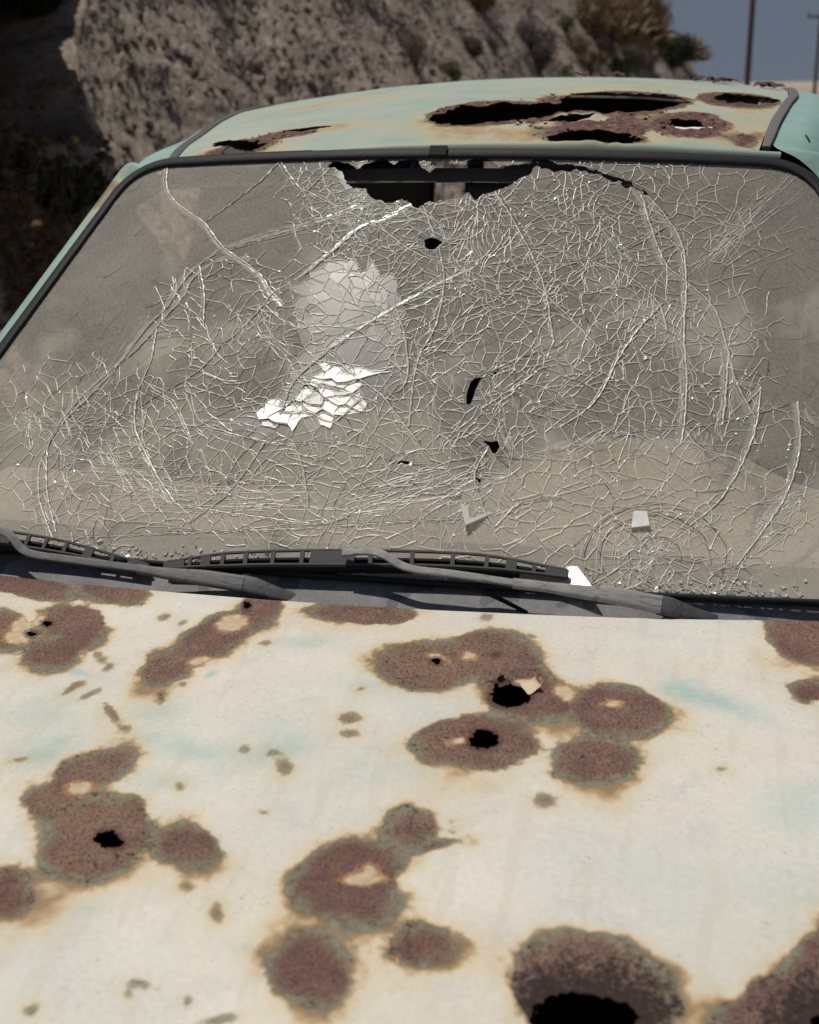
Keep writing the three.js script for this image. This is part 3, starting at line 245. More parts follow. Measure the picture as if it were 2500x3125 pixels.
const bonnetMaps = surfaceMaps(1792, 1148, -0.64, 0.64, -0.07, 0.75, (c, x, z) => {
  const b = fbm(x * 5, z * 5, 4), m = fbm(x * 22 + 4, z * 22, 3), g = noise(x * 500, z * 500);
  c[0] = 204 + 10 * b + 4 * g; c[1] = 198 + 10 * b + 4 * g; c[2] = 187 + 11 * b + 4 * g;
  mix3(c, 181, 191, 194, clamp(0.6 * fbm(x * 4 + 20, z * 6, 3) + 0.1, 0, 0.5));
  mix3(c, 196, 184, 164, clamp(0.4 * fbm(x * 6 - 8, z * 6, 3) - 0.05, 0, 0.4));
  mix3(c, 132, 168, 162, clamp(soft(turqB, x, z) * (0.85 + 0.7 * m + 0.5 * fbm(x * 9, z * 40, 3) + 0.2 * fbm(x * 60, z * 25, 2)), 0, 0.72));
  mix3(c, 172, 176, 178, clamp(0.75 * fbm(x * 16 + 60, z * 22, 4) - 0.08, 0, 0.42)); mix3(c, 214, 208, 198, clamp(0.8 * fbm(x * 13 - 40, z * 17, 4) - 0.05, 0, 0.5));
  const dust = fbm(x * 150, z * 150, 3); c[0] += 10 * dust; c[1] += 10 * dust; c[2] += 10 * dust;
  const run = fbm(x * 42 + 11, z * 7, 3); if (run > 0.12) mix3(c, 184, 174, 156, clamp((run - 0.12) * 1.1, 0, 0.22));
  // scuffs, grit and specks
  const sp = noise(x * 240 + 31, z * 240) + 0.5 * noise(x * 90, z * 90); if (sp > 0.86) mix3(c, 148, 122, 98, clamp((sp - 0.86) * 3.2, 0, 0.8));
  const sc = Math.abs(noise(x * 30 + z * 18, z * 90 - x * 40)); if (sc < 0.022 && noise(x * 9 + 50, z * 9) > 0.15) mix3(c, 160, 152, 142, 0.45);
  const wx = x + 0.013 * fbm(x * 10 + 7, z * 10, 3) + 0.005 * noise(x * 34, z * 34), wz = z + 0.013 * fbm(x * 10 - 5, z * 10 + 9, 3) + 0.005 * noise(x * 34 + 9, z * 34);
  const s1 = inside(rustB, wx, wz), isl = inside(isleB, x, z), s2 = inside(spotB, x, z) - 0.0006, s = Math.max(s1, s2);
  const r = rustLook(c, x, z, s, 0.78 * soft(dripB, x, z), s2 > s1, isl);
  if (z > 0.5 && s1 > 0) {   // near-black grains, denser towards the front hole
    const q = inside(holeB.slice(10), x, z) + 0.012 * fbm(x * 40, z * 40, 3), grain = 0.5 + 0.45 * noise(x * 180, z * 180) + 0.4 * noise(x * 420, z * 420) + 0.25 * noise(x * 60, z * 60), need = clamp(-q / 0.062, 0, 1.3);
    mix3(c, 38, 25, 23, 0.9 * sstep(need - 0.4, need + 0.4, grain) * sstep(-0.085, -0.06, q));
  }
  const hole = inside(holeB, x, z); if (hole > -0.012) mix3(c, 62, 40, 36, 0.6 * sstep(-0.008, -0.001, hole + 0.003 * noise(x * 200, z * 200)));
  return r;
});
const roofMaps = surfaceMaps(1500, 1180, -0.6, 0.6, -1.5, -0.556, (c, x, z) => {
  const b = fbm(x * 5 + 30, z * 5, 4), m = fbm(x * 18, z * 40, 3), g = noise(x * 400, z * 400);
  c[0] = 136 + 12 * b + 5 * g; c[1] = 158 + 10 * b + 5 * g; c[2] = 148 + 10 * b + 5 * g;
  mix3(c, 172, 170, 156, clamp(0.45 + 0.9 * fbm(x * 6 + 3, z * 9, 4), 0, 0.7));
  mix3(c, 176, 150, 112, clamp(0.7 * m + 0.2 * fbm(x * 30, z * 8, 3) - 0.12, 0, 0.35));
  const pk = inside(paintR, x, z) + 0.006 * m, s1 = inside(rustR, x, z), s = Math.min(s1 + 0.016 * fbm(x * 24, z * 40, 3), pk > -0.5 ? -pk : 1);
  const r = rustLook(c, x, z, s, 0.8 * soft(stainR, x, z), false);
  if (s > 0) { mix3(c, 84, 52, 46, 0.5 * sstep(0, 0.012, s + 0.004 * g)); const fl = fbm(x * 85, z * 130, 3); mix3(c, 150, 120, 92, 0.75 * sstep(0.2, 0.34, fl)); mix3(c, 40, 24, 20, 0.8 * sstep(-0.16, -0.3, fl)); }
  return r;
});
// ---------------------------------------------------------------- the car
const car = group('abandoned_car', scene, { label: 'rusted pale turquoise car with shattered windscreen and bullet-holed white bonnet', category: 'car' });
const grime = dataTex(512, 512, (i, j, c) => { const x = i / 512 * 8, y = j / 512 * 8, w = (a, k) => noise((x * k + a) % (8 * k), y * k + a); const v = 0.5 + 0.22 * w(3, 1) + 0.2 * w(9, 4) + 0.14 * w(5, 16) + 0.1 * noise(i * 0.9, j * 0.9); c[0] = c[1] = c[2] = 255 * v; }, false);
const dustyDark = dataTex(1024, 512, (i, j, c) => {
  const x = i / 110, y = j / 110, f = fbm(x * 0.8, y * 1.6, 5), n = noise(i * 0.45, j * 0.45), m = fbm(x * 6, y * 6, 3), v = 118 + 36 * f + 12 * n + 22 * Math.max(0, m);
  c[0] = v; c[1] = v * 0.985; c[2] = v * 0.985;
  if (fbm(x * 2 + 9, y * 3, 3) > 0.22) mix3(c, 66, 66, 76, 0.5);
  if (noise(i * 0.31 + 7, j * 0.31) > 0.62) mix3(c, 160, 154, 142, 0.5);
}, true, THREE.MirroredRepeatWrapping);
const M = {
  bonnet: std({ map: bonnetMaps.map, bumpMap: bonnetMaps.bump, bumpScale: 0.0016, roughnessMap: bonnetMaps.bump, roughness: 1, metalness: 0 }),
  roof: std({ map: roofMaps.map, bumpMap: roofMaps.bump, bumpScale: 0.002, roughnessMap: roofMaps.bump, roughness: 1, metalness: 0 }),
  rimRust: std({ color: lin(0.07, 0.032, 0.024), roughness: 0.95 }),
  rubber: phys({ specularIntensity: 0.4, color: lin(0.02, 0.02, 0.022), roughness: 0.6, bumpMap: grime, bumpScale: 0.0006 }),
  cowl: std({ map: dustyDark, roughness: 0.8, bumpMap: grime, bumpScale: 0.0006 }),
  wiperLit: std({ map: dustyDark, color: lin(1.3, 1.28, 1.22), roughness: 0.62, bumpMap: grime, bumpScale: 0.0004 }),  // lighter copy for the right arm, its sunlit look put into the colour
  wiper: std({ map: dustyDark, color: lin(0.62, 0.61, 0.6), roughness: 0.62, bumpMap: grime, bumpScale: 0.0004 }),
  wiperDark: std({ map: dustyDark, color: lin(0.34, 0.34, 0.36), roughness: 0.6, bumpMap: grime, bumpScale: 0.0004 }),
  blade: phys({ specularIntensity: 0.25, color: lin(0.018, 0.018, 0.019), roughness: 0.7 }),
  bladeGrey: std({ color: lin(0.05, 0.05, 0.05), roughness: 0.75 }),
  turq: std({ color: lin(0.2, 0.31, 0.285), roughness: 0.55 }),
  dark: std({ color: lin(0.05, 0.046, 0.044), roughness: 0.95 }),
  bay: std({ color: lin(0.055, 0.048, 0.042), roughness: 0.95 }),
  lining: std({ color: lin(0.065, 0.06, 0.055), roughness: 0.95 }),
  frit: std({ color: lin(0.02, 0.02, 0.024), roughness: 0.6 }),
  dash: std({ color: lin(0.36, 0.365, 0.355), roughness: 0.9, bumpMap: grime, bumpScale: 0.001 }),
  dashDark: std({ color: lin(0.12, 0.112, 0.1), roughness: 0.85 }),
  seat: std({ color: lin(0.11, 0.105, 0.098), roughness: 0.95 }),
  plastic: std({ color: lin(0.01, 0.01, 0.011), roughness: 0.5 }),
  tyre: std({ color: lin(0.02, 0.02, 0.02), roughness: 0.9 }),
  steel: std({ color: lin(0.25, 0.2, 0.16), roughness: 0.6, metalness: 0.5 }),
  paintWhite: std({ color: lin(0.66, 0.6, 0.5), roughness: 0.7 }),
  curled: std({ color: lin(0.55, 0.44, 0.3), roughness: 0.75 }),
};
// bonnet: dented a little, sunk round the rusted-through hole at the front
const sink = (x, z) => { const e = holeB[10], dx = x - e.cx, dz = z - e.cy, p = e.i[0] * dx + e.i[1] * dz, q = e.i[2] * dx + e.i[3] * dz; return 0.003 * Math.exp(-(p * p + q * q) * 0.75); };
const bonnetAt = (x, z) => V(x, 0.82 - 0.035 * z - 0.03 * z * z - 0.035 * x * x - sink(x, z) + 0.0022 * fbm(x * 3.2 + 8, z * 3.2, 2), z);
{
  const uv = (x, z) => [(x + 0.64) / 1.28, (z + 0.07) / 0.82];
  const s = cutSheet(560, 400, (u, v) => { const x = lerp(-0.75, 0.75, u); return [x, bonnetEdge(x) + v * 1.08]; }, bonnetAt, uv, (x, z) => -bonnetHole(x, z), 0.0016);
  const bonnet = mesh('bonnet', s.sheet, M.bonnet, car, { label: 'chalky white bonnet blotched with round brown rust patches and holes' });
  mesh('hole_rim', s.rim, M.rimRust, bonnet);
  const lip = new MB();   // folded rear edge and sides
  for (let i = 0; i <= 120; i++) { const x = lerp(-0.75, 0.75, i / 120), z = bonnetEdge(x), p = bonnetAt(x, z); for (const [dy, dz] of [[0, 0], [-0.003, -0.0015], [-0.016, 0.001]]) lip.v(p.x, p.y + dy, p.z + dz, ...uv(x, z + 0.002)); }
  for (let i = 0; i < 120; i++) for (let k = 0; k < 2; k++) { const a = i * 3 + k; lip.q(a, a + 1, a + 4, a + 3); }
  mesh('folded_edge', lip.geo(), M.bonnet, bonnet);
  // curled flaps of torn sheet beside the holes
  const flap = (name, x, z, len, wid, dir, lift, m) => {
    const g = gridGeo(14, 6, (u, v) => { const a = u * 2.1, r = len / 2.1, px = Math.sin(a) * r, py = (1 - Math.cos(a)) * r * lift, w = (v - 0.5) * wid * (1 - 0.45 * u + 0.18 * noise(u * 4 + x * 50, v * 3)); const c = Math.cos(dir), s2 = Math.sin(dir), X = x + c * px - s2 * w, Z = z + s2 * px + c * w; return V(X, bonnetAt(X, Z).y + 0.0015 + py + 0.0012 * noise(u * 5, v * 5 + x * 90), Z); });
    mesh(name, g, m, bonnet);
  };
  const e = holeB[4];
  flap('torn_flap', e.cx + 0.012, e.cy - 0.018, 0.036, 0.026, -0.5, 0.55, M.curled);
  flap('torn_flap', e.cx - 0.008, e.cy - 0.022, 0.02, 0.016, -2.4, 0.6, M.rimRust);
}
// engine bay under the bonnet
mesh('engine_bay', mergeGeometries([boxG(-0.72, 0.72, 0.3, 0.32, -0.02, 1.04), boxG(-0.74, -0.72, 0.3, 0.76, -0.02, 1.04), boxG(0.72, 0.74, 0.3, 0.76, -0.02, 1.04), boxG(-0.72, 0.72, 0.32, 0.775, -0.05, -0.03), boxG(-0.72, 0.72, 0.32, 0.70, 1.03, 1.05)]), M.bay, car);
mesh('engine', mergeGeometries([boxG(-0.26, 0.26, 0.36, 0.62, 0.2, 0.8, 0.03), boxG(-0.12, 0.12, 0.62, 0.68, 0.25, 0.75, 0.02)]), M.bay, car);
// cowl: grey plastic below the glass
{
  const g = gridGeo(160, 10, (u, v) => {
    const x = lerp(-0.74, 0.74, u), e = bonnetEdge(x), g0 = glassAt(x, 0), z0 = e + 0.02, z1 = g0.z - 0.012, z = lerp(z0, z1, v), y1 = g0.y - 0.006, prof = [0.787, 0.789, 0.79, 0.793, 0.800, 0.806, 0.811, 0.816, 0.82, 0.824, 0.824], k = Math.min(9, Math.floor(v * 10)), f = v * 10 - k;
    return V(x, lerp(prof[k], prof[k + 1], f) + (y1 - 0.826) - 0.035 * x * x * 0.4, z);
  }, (u, v) => [u * 1.48, v * 0.12]);
  mesh('cowl_panel', g, M.cowl, car, { label: 'dusty grey plastic cowl strip under the wipers' });
}
// ---------------------------------------------------------------- roof
const roofFront = (x) => { const u = x / 0.555; return -0.598 - 0.085 * u * u; };
const ditchX = (z, left) => (left ? 0.02 * Math.exp(-(((z + 0.66) / 0.3) ** 2)) : 0) + (() => { const k = [[-0.66, 0.478], [-0.85, 0.512], [-1.1, 0.548], [-1.5, 0.572], [-2.3, 0.56]]; for (let i = 0; i < 4; i++) if (z > k[i + 1][0]) return lerp(k[i][1], k[i + 1][1], clamp((z - k[i][0]) / (k[i + 1][0] - k[i][0]), 0, 1)); return 0.56; })();
const roofPt = (x, z) => V(x, roofAt(x, z) + 0.002 * fbm(x * 6, z * 6 + 5, 2) + 0.004 * clamp(inside(rustR, x, z) * 40, 0, 1) * noise(x * 45, z * 45), z);
let roofPanel;
{
  const at = (u, v) => { const w = u * 2 - 1; let z = -0.6 - v * 1.66; const x0 = w * ditchX(z, w < 0); z = lerp(roofFront(x0), -2.26, v); return [w * ditchX(z, w < 0), z]; };
  const uv = (x, z) => [(x + 0.6) / 1.2, (z + 1.5) / 0.944];
  const s = cutSheet(300, 420, at, roofPt, uv, (x, z) => -roofHole(x, z), 0.002);
  roofPanel = mesh('roof_panel', s.sheet, M.roof, car, { label: 'faded turquoise roof with long rusted-through holes' });
  mesh('hole_rim', s.rim, M.rimRust, roofPanel);
  mesh('front_lip', gridGeo(90, 4, (u, v) => { const x = lerp(-0.51, 0.512, u), a = roofPt(x, roofFront(x)), f = glassFrame(x, GL), e = glassAt(x, GL).addScaledVector(f.b, 0.012).addScaledVector(f.n, 0.004); return a.lerp(e, v).addScaledVector(f.n, 0.002 * Math.sin(v * 3.14)); }, (u, v) => uv(lerp(-0.475, 0.475, u), -0.585 + v * 0.012)), M.roof, roofPanel);
  const r = rng(5), fb = new MB();   // flakes standing up round the holes
  for (let i = 0; i < 260; i++) {
    const e = rustR[Math.floor(r() * rustR.length)], a = r() * 6.283, q = 0.6 + r() * 0.55, D = 1 / (e.i[0] * e.i[3] - e.i[1] * e.i[2]), ax = [e.i[3] * D, -e.i[2] * D], bx = [-e.i[1] * D, e.i[0] * D];
    const x = e.cx + (ax[0] * Math.cos(a) + bx[0] * Math.sin(a)) * q, z = e.cy + (ax[1] * Math.cos(a) + bx[1] * Math.sin(a)) * q;
    if (Math.abs(x) > 0.47 || z > roofFront(x) - 0.006 || roofHole(x, z) > -0.002 || roofHole(x, z) < -0.04) continue;
    const p = roofPt(x, z), s2 = 0.002 + r() * 0.005, t = r() * 6.283, up = r() * 0.004, c = Math.cos(t), d = Math.sin(t);
    const A = fb.v(p.x - c * s2, p.y + 0.0004, p.z - d * s2), B = fb.v(p.x + d * s2 * 0.5, p.y + up * 0.5, p.z - c * s2 * 0.5), C = fb.v(p.x + c * s2, p.y + up, p.z + d * s2), E = fb.v(p.x - d * s2 * 0.6, p.y + 0.0006, p.z + c * s2 * 0.6);
    fb.q(A, B, C, E);
  }
  mesh('rust_flakes', fb.geo(true), M.rimRust, roofPanel, { kind: 'stuff' });
  // flakes and grit along the crest of the roof
  for (let i = 0; i < 16; i++) {
    const x = 0.12 + r() * 0.44, z = -1.36 - r() * 0.14, p = roofPt(Math.min(x, 0.54), z), w = 0.008 + r() * 0.022, g = gridGeo(5, 3, (u, v) => V((u - 0.5) * w * 2, 0.002 + 0.006 * r() + 0.006 * Math.sin(u * 3.1), (v - 0.5) * w));
    const m = mesh('rust_scale', g, M.rimRust, roofPanel); m.position.copy(p); m.rotation.y = r() * 6;
  }
  const e = holeR[6];   // white lining showing in the square hole
  mesh('torn_lining', gridGeo(16, 8, (u, v) => V(e.cx + lerp(-0.05, 0.045, u) + 0.003 * noise(v * 4, u * 3), roofAt(e.cx, e.cy) - 0.006 - 0.006 * (v - 0.3) ** 2 * 4 + 0.0015 * noise(u * 6, v * 4), e.cy + lerp(-0.006, 0.022, v) + 0.004 * noise(u * 5, v * 2 + 4))), std({ color: lin(0.72, 0.68, 0.62), roughness: 0.8 }), roofPanel);
}
for (const z of [-1.2, -1.55, -1.95]) mesh('roof_bow', bar([-0.5, -0.25, 0, 0.25, 0.5].map((x) => [x, roofAt(x, z) - 0.022, z, 0.035, 0.012]), V(0, 1, 0), { sub: 4 }), M.lining, car);
mesh('header_rail', mergeGeometries([gridGeo(40, 4, (u, v) => { const x = lerp(-0.53, 0.53, u), p = glassAt(x, GL - 0.005 - v * 0.03), f = glassFrame(x, GL - 0.02); return p.addScaledVector(f.n, -0.02); }), gridGeo(40, 4, (u, v) => { const x = lerp(-0.53, 0.53, u), p = glassAt(x, GL - 0.035), f = glassFrame(x, GL - 0.02); p.addScaledVector(f.n, -0.02); p.z -= v * 0.09; p.y += v * 0.012; return p; })]), M.lining, car);
// roof mouldings lying in the roof seams
for (const s of [-1, 1]) {
  const pts = [-0.672, -0.72, -0.78, -0.85, -0.95, -1.1, -1.3, -1.6, -2.0, -2.24].map((z, i) => { const x = s * (ditchX(z, s < 0) + 0.009); return [x, roofAt(x, z) + 0.001, z, i ? 0.017 : 0.012, 0.007]; });
  mesh('roof_moulding', bar(pts, V(0, 1, 0), { sub: 5 }), std({ color: s > 0 ? lin(0.11, 0.105, 0.1) : lin(0.07, 0.065, 0.06), roughness: 0.7, bumpMap: grime, bumpScale: 0.0005 }), car);
}
// side frames: windscreen pillar running into the roof rail
const pillarTex = (rusty) => dataTex(1024, 128, (i, j, c) => {
  const u = i / 1024 * 2.6, v = j / 128 * 0.12, m = fbm(u * 9, v * 9 + (rusty ? 0 : 40), 4); c[0] = 124 + 14 * m; c[1] = 160 + 10 * m; c[2] = 152 + 10 * m;
  mix3(c, 160, 172, 164, clamp(0.2 + 0.6 * fbm(u * 14 + 5, v * 20, 3), 0, 0.6));
  const s = rusty ? Math.max(0.06 - Math.abs(u - 1.13) * 0.38, 0.012 - Math.abs(u - 0.75) * 0.2) + 0.02 * m - 0.02 : -0.05 + 0.03 * m;
  rustLook(c, u, v, s - 0.006, rusty ? 0.35 * Math.exp(-(((u - 1.1) / 0.22) ** 2)) : 0.15 * Math.exp(-(((u - 1.2) / 0.1) ** 2)), true);
}, true);
for (const s of [-1, 1]) {
  const A = [];
  for (let k = 0; k <= 8; k++) { const t = -0.06 + 0.98 * k / 8, x = halfGlass(t) + 0.006, p = glassAt(x, t * GL), f = glassFrame(x, t * GL); A.push({ p: p.addScaledVector(f.n, 0.002), o: [[0, 0, 0], [0.02, 0.0, -0.002], [0.033, -0.008, -0.016], [0.04, -0.02, -0.07]] }); }
  A.push({ p: V(0.575, 1.292 + 0.004 * s, -0.655), o: [[0, 0, 0], [0.02, 0.008, -0.012], [0.04, 0.0, -0.03], [0.054, -0.024, -0.08]] });
  A.push({ p: V(0.54, 1.322 + 0.006 * s, -0.672), o: [[0, 0, 0], [0.034, 0.008, -0.014], [0.06, -0.008, -0.03], [0.074, -0.04, -0.07]] });
  for (const z of [-0.69, -0.76, -0.85, -0.97, -1.1, -1.3, -1.6, -2.0, -2.28]) { const x = ditchX(z, s < 0) + 0.018; A.push({ p: V(x, roofAt(s * x, z) - 0.001, z), o: s < 0 ? ((f) => [[0, 0, 0], [lerp(0.058, 0.032, f), lerp(0.003, -0.012, f), 0], [lerp(0.085, 0.06, f), lerp(-0.03, -0.045, f), -0.002], [lerp(0.095, 0.075, f), -0.1, -0.004]])(clamp((-0.69 - z) / 0.3, 0, 1)) : [[0, 0, 0], [0.045, -0.007, 0], [0.08, -0.032, -0.002], [0.096, -0.085, -0.004]] }); }
  const curves = [0, 1, 2, 3].map((k) => new THREE.CatmullRomCurve3(A.map((a) => V(s * (a.p.x + a.o[k][0]), a.p.y + a.o[k][1], a.p.z + a.o[k][2])), false, 'centripetal'));
  const g = gridGeo(150, 9, (u, v) => { const k = Math.min(2, Math.floor(v * 3)), f = v * 3 - k, at = (q) => curves[q].getPoint(u), p0 = at(k), p1 = at(k + 1), pm = at(Math.max(0, k - 1)), pn = at(Math.min(3, k + 2)); return new THREE.CatmullRomCurve3([pm, p0, p1, pn].map((p, n) => n === 0 && k === 0 ? p0.clone().multiplyScalar(2).sub(p1) : n === 3 && k === 2 ? p1.clone().multiplyScalar(2).sub(p0) : p)).getPoint((1 + f) / 3); }, (u, v) => [u, v]);
  const side = mesh('side_frame', g, std({ map: pillarTex(s < 0), roughness: 0.6 }), car, { label: s < 0 ? 'turquoise windscreen pillar with rusty upper corner' : 'clean turquoise windscreen pillar with slot shade painted black' });
  if (s > 0) {   // solid black bead painting the shade inside a slot
    const p = curves[1].getPoint(0.615).lerp(curves[2].getPoint(0.615), 0.1), q = curves[1].getPoint(0.645), o = curves[2].getPoint(0.615), t = q.clone().sub(p).normalize(), n = V(0, 0, 0).crossVectors(t, o.clone().sub(p).normalize()).normalize(); if (n.y < 0) n.negate();
    const m = mesh('painted_slot', new THREE.SphereGeometry(1, 20, 12).scale(0.0035, 0.0015, 0.012), M.plastic, side); m.position.copy(p).addScaledVector(n, 0.0005); m.quaternion.setFromRotationMatrix(new THREE.Matrix4().makeBasis(V(0, 0, 0).crossVectors(n, t), n, t)); m.rotateY(0.5);
  }
}
// ---------------------------------------------------------------- windscreen
const screen = group('windscreen', car, { label: 'dusty windscreen shattered into a web of cracks with jagged holes' });
// outline of the pane in (x, s): rounded trapezium
const outline = (() => {
  const C = [[-halfGlass(0), 0, 0.05], [halfGlass(0), 0, 0.05], [halfGlass(1), GL, 0.075], [-halfGlass(1), GL, 0.075]], o = [];
  for (let i = 0; i < 4; i++) {
    const [x, y, r] = C[i], [px, py] = C[(i + 3) % 4], [nx, ny] = C[(i + 1) % 4], d1 = Math.hypot(px - x, py - y), d2 = Math.hypot(nx - x, ny - y), a = [x + (px - x) / d1 * r, y + (py - y) / d1 * r], b = [x + (nx - x) / d2 * r, y + (ny - y) / d2 * r];
    for (let k = 0; k <= 10; k++) { const t = k / 10, u = 1 - t; o.push([u * u * a[0] + 2 * u * t * x + t * t * b[0], u * u * a[1] + 2 * u * t * y + t * t * b[1]]); }
  }
  return o;
})();
const area = (p) => { let s = 0; for (let i = 0; i < p.length; i++) { const q = p[(i + 1) % p.length]; s += p[i][0] * q[1] - q[0] * p[i][1]; } return s / 2; };
const centre = (p) => { let x = 0, y = 0; for (const q of p) { x += q[0]; y += q[1]; } return [x / p.length, y / p.length]; };
const inPoly = (poly, x, y) => { let c = false; for (let i = 0, j = poly.length - 1; i < poly.length; j = i++) { const a = poly[i], b = poly[j]; if ((a[1] > y) !== (b[1] > y) && x < (b[0] - a[0]) * (y - a[1]) / (b[1] - a[1]) + a[0]) c = !c; } return c; };
const segDist = (x, y, a, b) => { const dx = b[0] - a[0], dy = b[1] - a[1], t = clamp(((x - a[0]) * dx + (y - a[1]) * dy) / (dx * dx + dy * dy || 1e-9), 0, 1); return Math.hypot(x - a[0] - dx * t, y - a[1] - dy * t); };
const polyDist = (poly, x, y) => { let d = 9; for (let i = 0; i < poly.length; i++) d = Math.min(d, segDist(x, y, poly[i], poly[(i + 1) % poly.length])); return inPoly(poly, x, y) ? d : -d; };
const holeBox = GLASSHOLE.map((p) => [Math.min(...p.map((q) => q[0])) - 0.02, Math.max(...p.map((q) => q[0])) + 0.02, Math.min(...p.map((q) => q[1])) - 0.02, Math.max(...p.map((q) => q[1])) + 0.02]);
function glassHole(x, s) { let d = -1; for (let i = 0; i < GLASSHOLE.length; i++) { const b = holeBox[i]; if (x < b[0] || x > b[1] || s < b[2] || s > b[3]) continue; d = Math.max(d, polyDist(GLASSHOLE[i], x, s) + (i ? 0.0008 : 0.0035) * noise(x * 80, s * 80) + (i ? 0.0004 : 0.002) * noise(x * 230, s * 230)); } return d; }
function wantArea(x, s) {
  let l = Math.log(0.05);
  for (const [cx, cs, rx, rs, a] of DENSITY) { const d = Math.hypot((x - cx) / rx, (s - cs) / rs), k = Math.log(a) + (d > 0.85 ? (d - 0.85) * 4.2 : 0); if (k < l) l = k; }
  return Math.exp(l);
}
const warp = (x, s, q = 0) => {
  const e = 0.027 * sstep(0, 0.09, Math.min(s, GL - s, halfGlass(s / GL) - Math.abs(x)));
  return [x + e * noise(x * 8.5 + q, s * 8.5 + 3) + 0.4 * e * noise(x * 24 + 5, s * 24 + q) + 0.0012 * noise(x * 60 + q, s * 60 + 8) + 0.0005 * noise(x * 190, s * 190 + q), s + e * noise(x * 8.5 + 40, s * 8.5 + q) + 0.4 * e * noise(x * 24 + 55, s * 24 + q) + 0.0012 * noise(x * 60 + 70, s * 60 + q) + 0.0005 * noise(x * 190 + q, s * 190 + 31)];
};
function fracture(seed, scale) {   // halve the pane again and again; the cuts are the cracks
  const r = rng(seed), cells = [], cuts = [], todo = [[outline, 0]];
  while (todo.length) {
    const [p, depth] = todo.pop(), A = Math.abs(area(p)), c = centre(p);
    let w = wantArea(c[0], c[1]); for (const q of p) w = Math.min(w, wantArea(lerp(c[0], q[0], 0.6), lerp(c[1], q[1], 0.6)) * 1.2);
    w *= scale * (0.5 + 1.2 * r());
    if (A < w || depth > 22) { cells.push(p); continue; }
    let far = 0, ang = 0; for (const a of p) for (const b of p) { const d = Math.hypot(a[0] - b[0], a[1] - b[1]); if (d > far) { far = d; ang = Math.atan2(b[1] - a[1], b[0] - a[0]); } }
    let near = null, nd = 9; for (const st of STAR) { const d = Math.hypot(st[0] - c[0], st[1] - c[1]) / st[2]; if (d < nd) { nd = d; near = st; } }
    let dir = ang + Math.PI / 2 + (r() - 0.5) * 1.5;
    if (nd < 2.2 && r() < 0.7) { const ra = Math.atan2(c[1] - near[1], c[0] - near[0]); dir = far * far > A * 3.2 ? ra + Math.PI / 2 : ra; dir += (r() - 0.5) * 0.35; }
    const o = [c[0] + (r() - 0.5) * far * 0.28, c[1] + (r() - 0.5) * far * 0.28], nx = -Math.sin(dir), ny = Math.cos(dir), side = (q) => (q[0] - o[0]) * nx + (q[1] - o[1]) * ny, P = [], Q = [], X = [];
    for (let i = 0; i < p.length; i++) { const a = p[i], b = p[(i + 1) % p.length], da = side(a), db = side(b); (da >= 0 ? P : Q).push(a); if ((da >= 0) !== (db >= 0)) { const t = da / (da - db), x = [lerp(a[0], b[0], t), lerp(a[1], b[1], t)]; P.push(x); Q.push(x); X.push(x); } }
    if (P.length < 3 || Q.length < 3 || X.length !== 2) { cells.push(p); continue; }
    cuts.push([X[0], X[1], depth]); todo.push([P, depth + 1], [Q, depth + 1]);
  }
  return { cells, cuts };
}
// cells round scattered points: the pane broken into touching pieces
function cells(seed, tight) {
  const r = rng(seed), P = [], G = new Map(), key = (x, s) => `${Math.floor(x / 0.03)},${Math.floor(s / 0.03)}`, oMin = [-halfGlass(0), 0], oMax = [halfGlass(0), GL];
  const near = (x, s, d) => { const n = Math.ceil(d / 0.03), a = Math.floor(x / 0.03), b = Math.floor(s / 0.03), o = []; for (let i = -n; i <= n; i++) for (let j = -n; j <= n; j++) { const q = G.get(`${a + i},${b + j}`); if (q) o.push(...q); } return o; };
  for (let k = 0; k < 5200; k++) {
    const x = lerp(oMin[0], oMax[0], r()), s = r() * GL; if (!inPoly(outline, x, s)) continue;
    const d = Math.sqrt(Math.min(0.012, wantArea(x, s))) * tight * (0.08 + 1.15 * r() * r()); if (near(x, s, d).some((q) => Math.hypot(P[q][0] - x, P[q][1] - s) < d)) continue;
    P.push([x, s]); const g = key(x, s); if (!G.has(g)) G.set(g, []); G.get(g).push(P.length - 1);
  }
  const out = [], cuts = [];
  P.forEach((p, i) => {
    let reach = 0.06, poly; const R = Math.sqrt(Math.min(0.012, wantArea(p[0], p[1]))) * 3.2 + 0.06; reach = R;
    poly = outline.map((q) => [q[0], q[1], -1]);
    const ns = near(p[0], p[1], reach).filter((q) => q !== i).sort((a, b) => Math.hypot(P[a][0] - p[0], P[a][1] - p[1]) - Math.hypot(P[b][0] - p[0], P[b][1] - p[1])).slice(0, 40);
    for (const n of ns) {
      const q = P[n], mx = (p[0] + q[0]) / 2, ms = (p[1] + q[1]) / 2, nx = q[0] - p[0], ny = q[1] - p[1], side = (v) => (v[0] - mx) * nx + (v[1] - ms) * ny, o = [];
      for (let k = 0; k < poly.length; k++) { const a = poly[k], b = poly[(k + 1) % poly.length], da = side(a), db = side(b); if (da <= 0) o.push(a); if ((da <= 0) !== (db <= 0)) { const t = da / (da - db); o.push([lerp(a[0], b[0], t), lerp(a[1], b[1], t), da <= 0 ? n : a[2]]); } }
      poly = o; if (poly.length < 3) break;
    }
    if (poly.length < 3) return;
    for (let k = 0; k < poly.length; k++) { const a = poly[k], b = poly[(k + 1) % poly.length]; if (a[2] > i) cuts.push([a, b, 9]); }
    out.push(poly.map((q) => [q[0], q[1]]));
  });
  return { cells: out, cuts };
}
const web = cells(11, 1.0), web2 = fracture(29, 0.8);
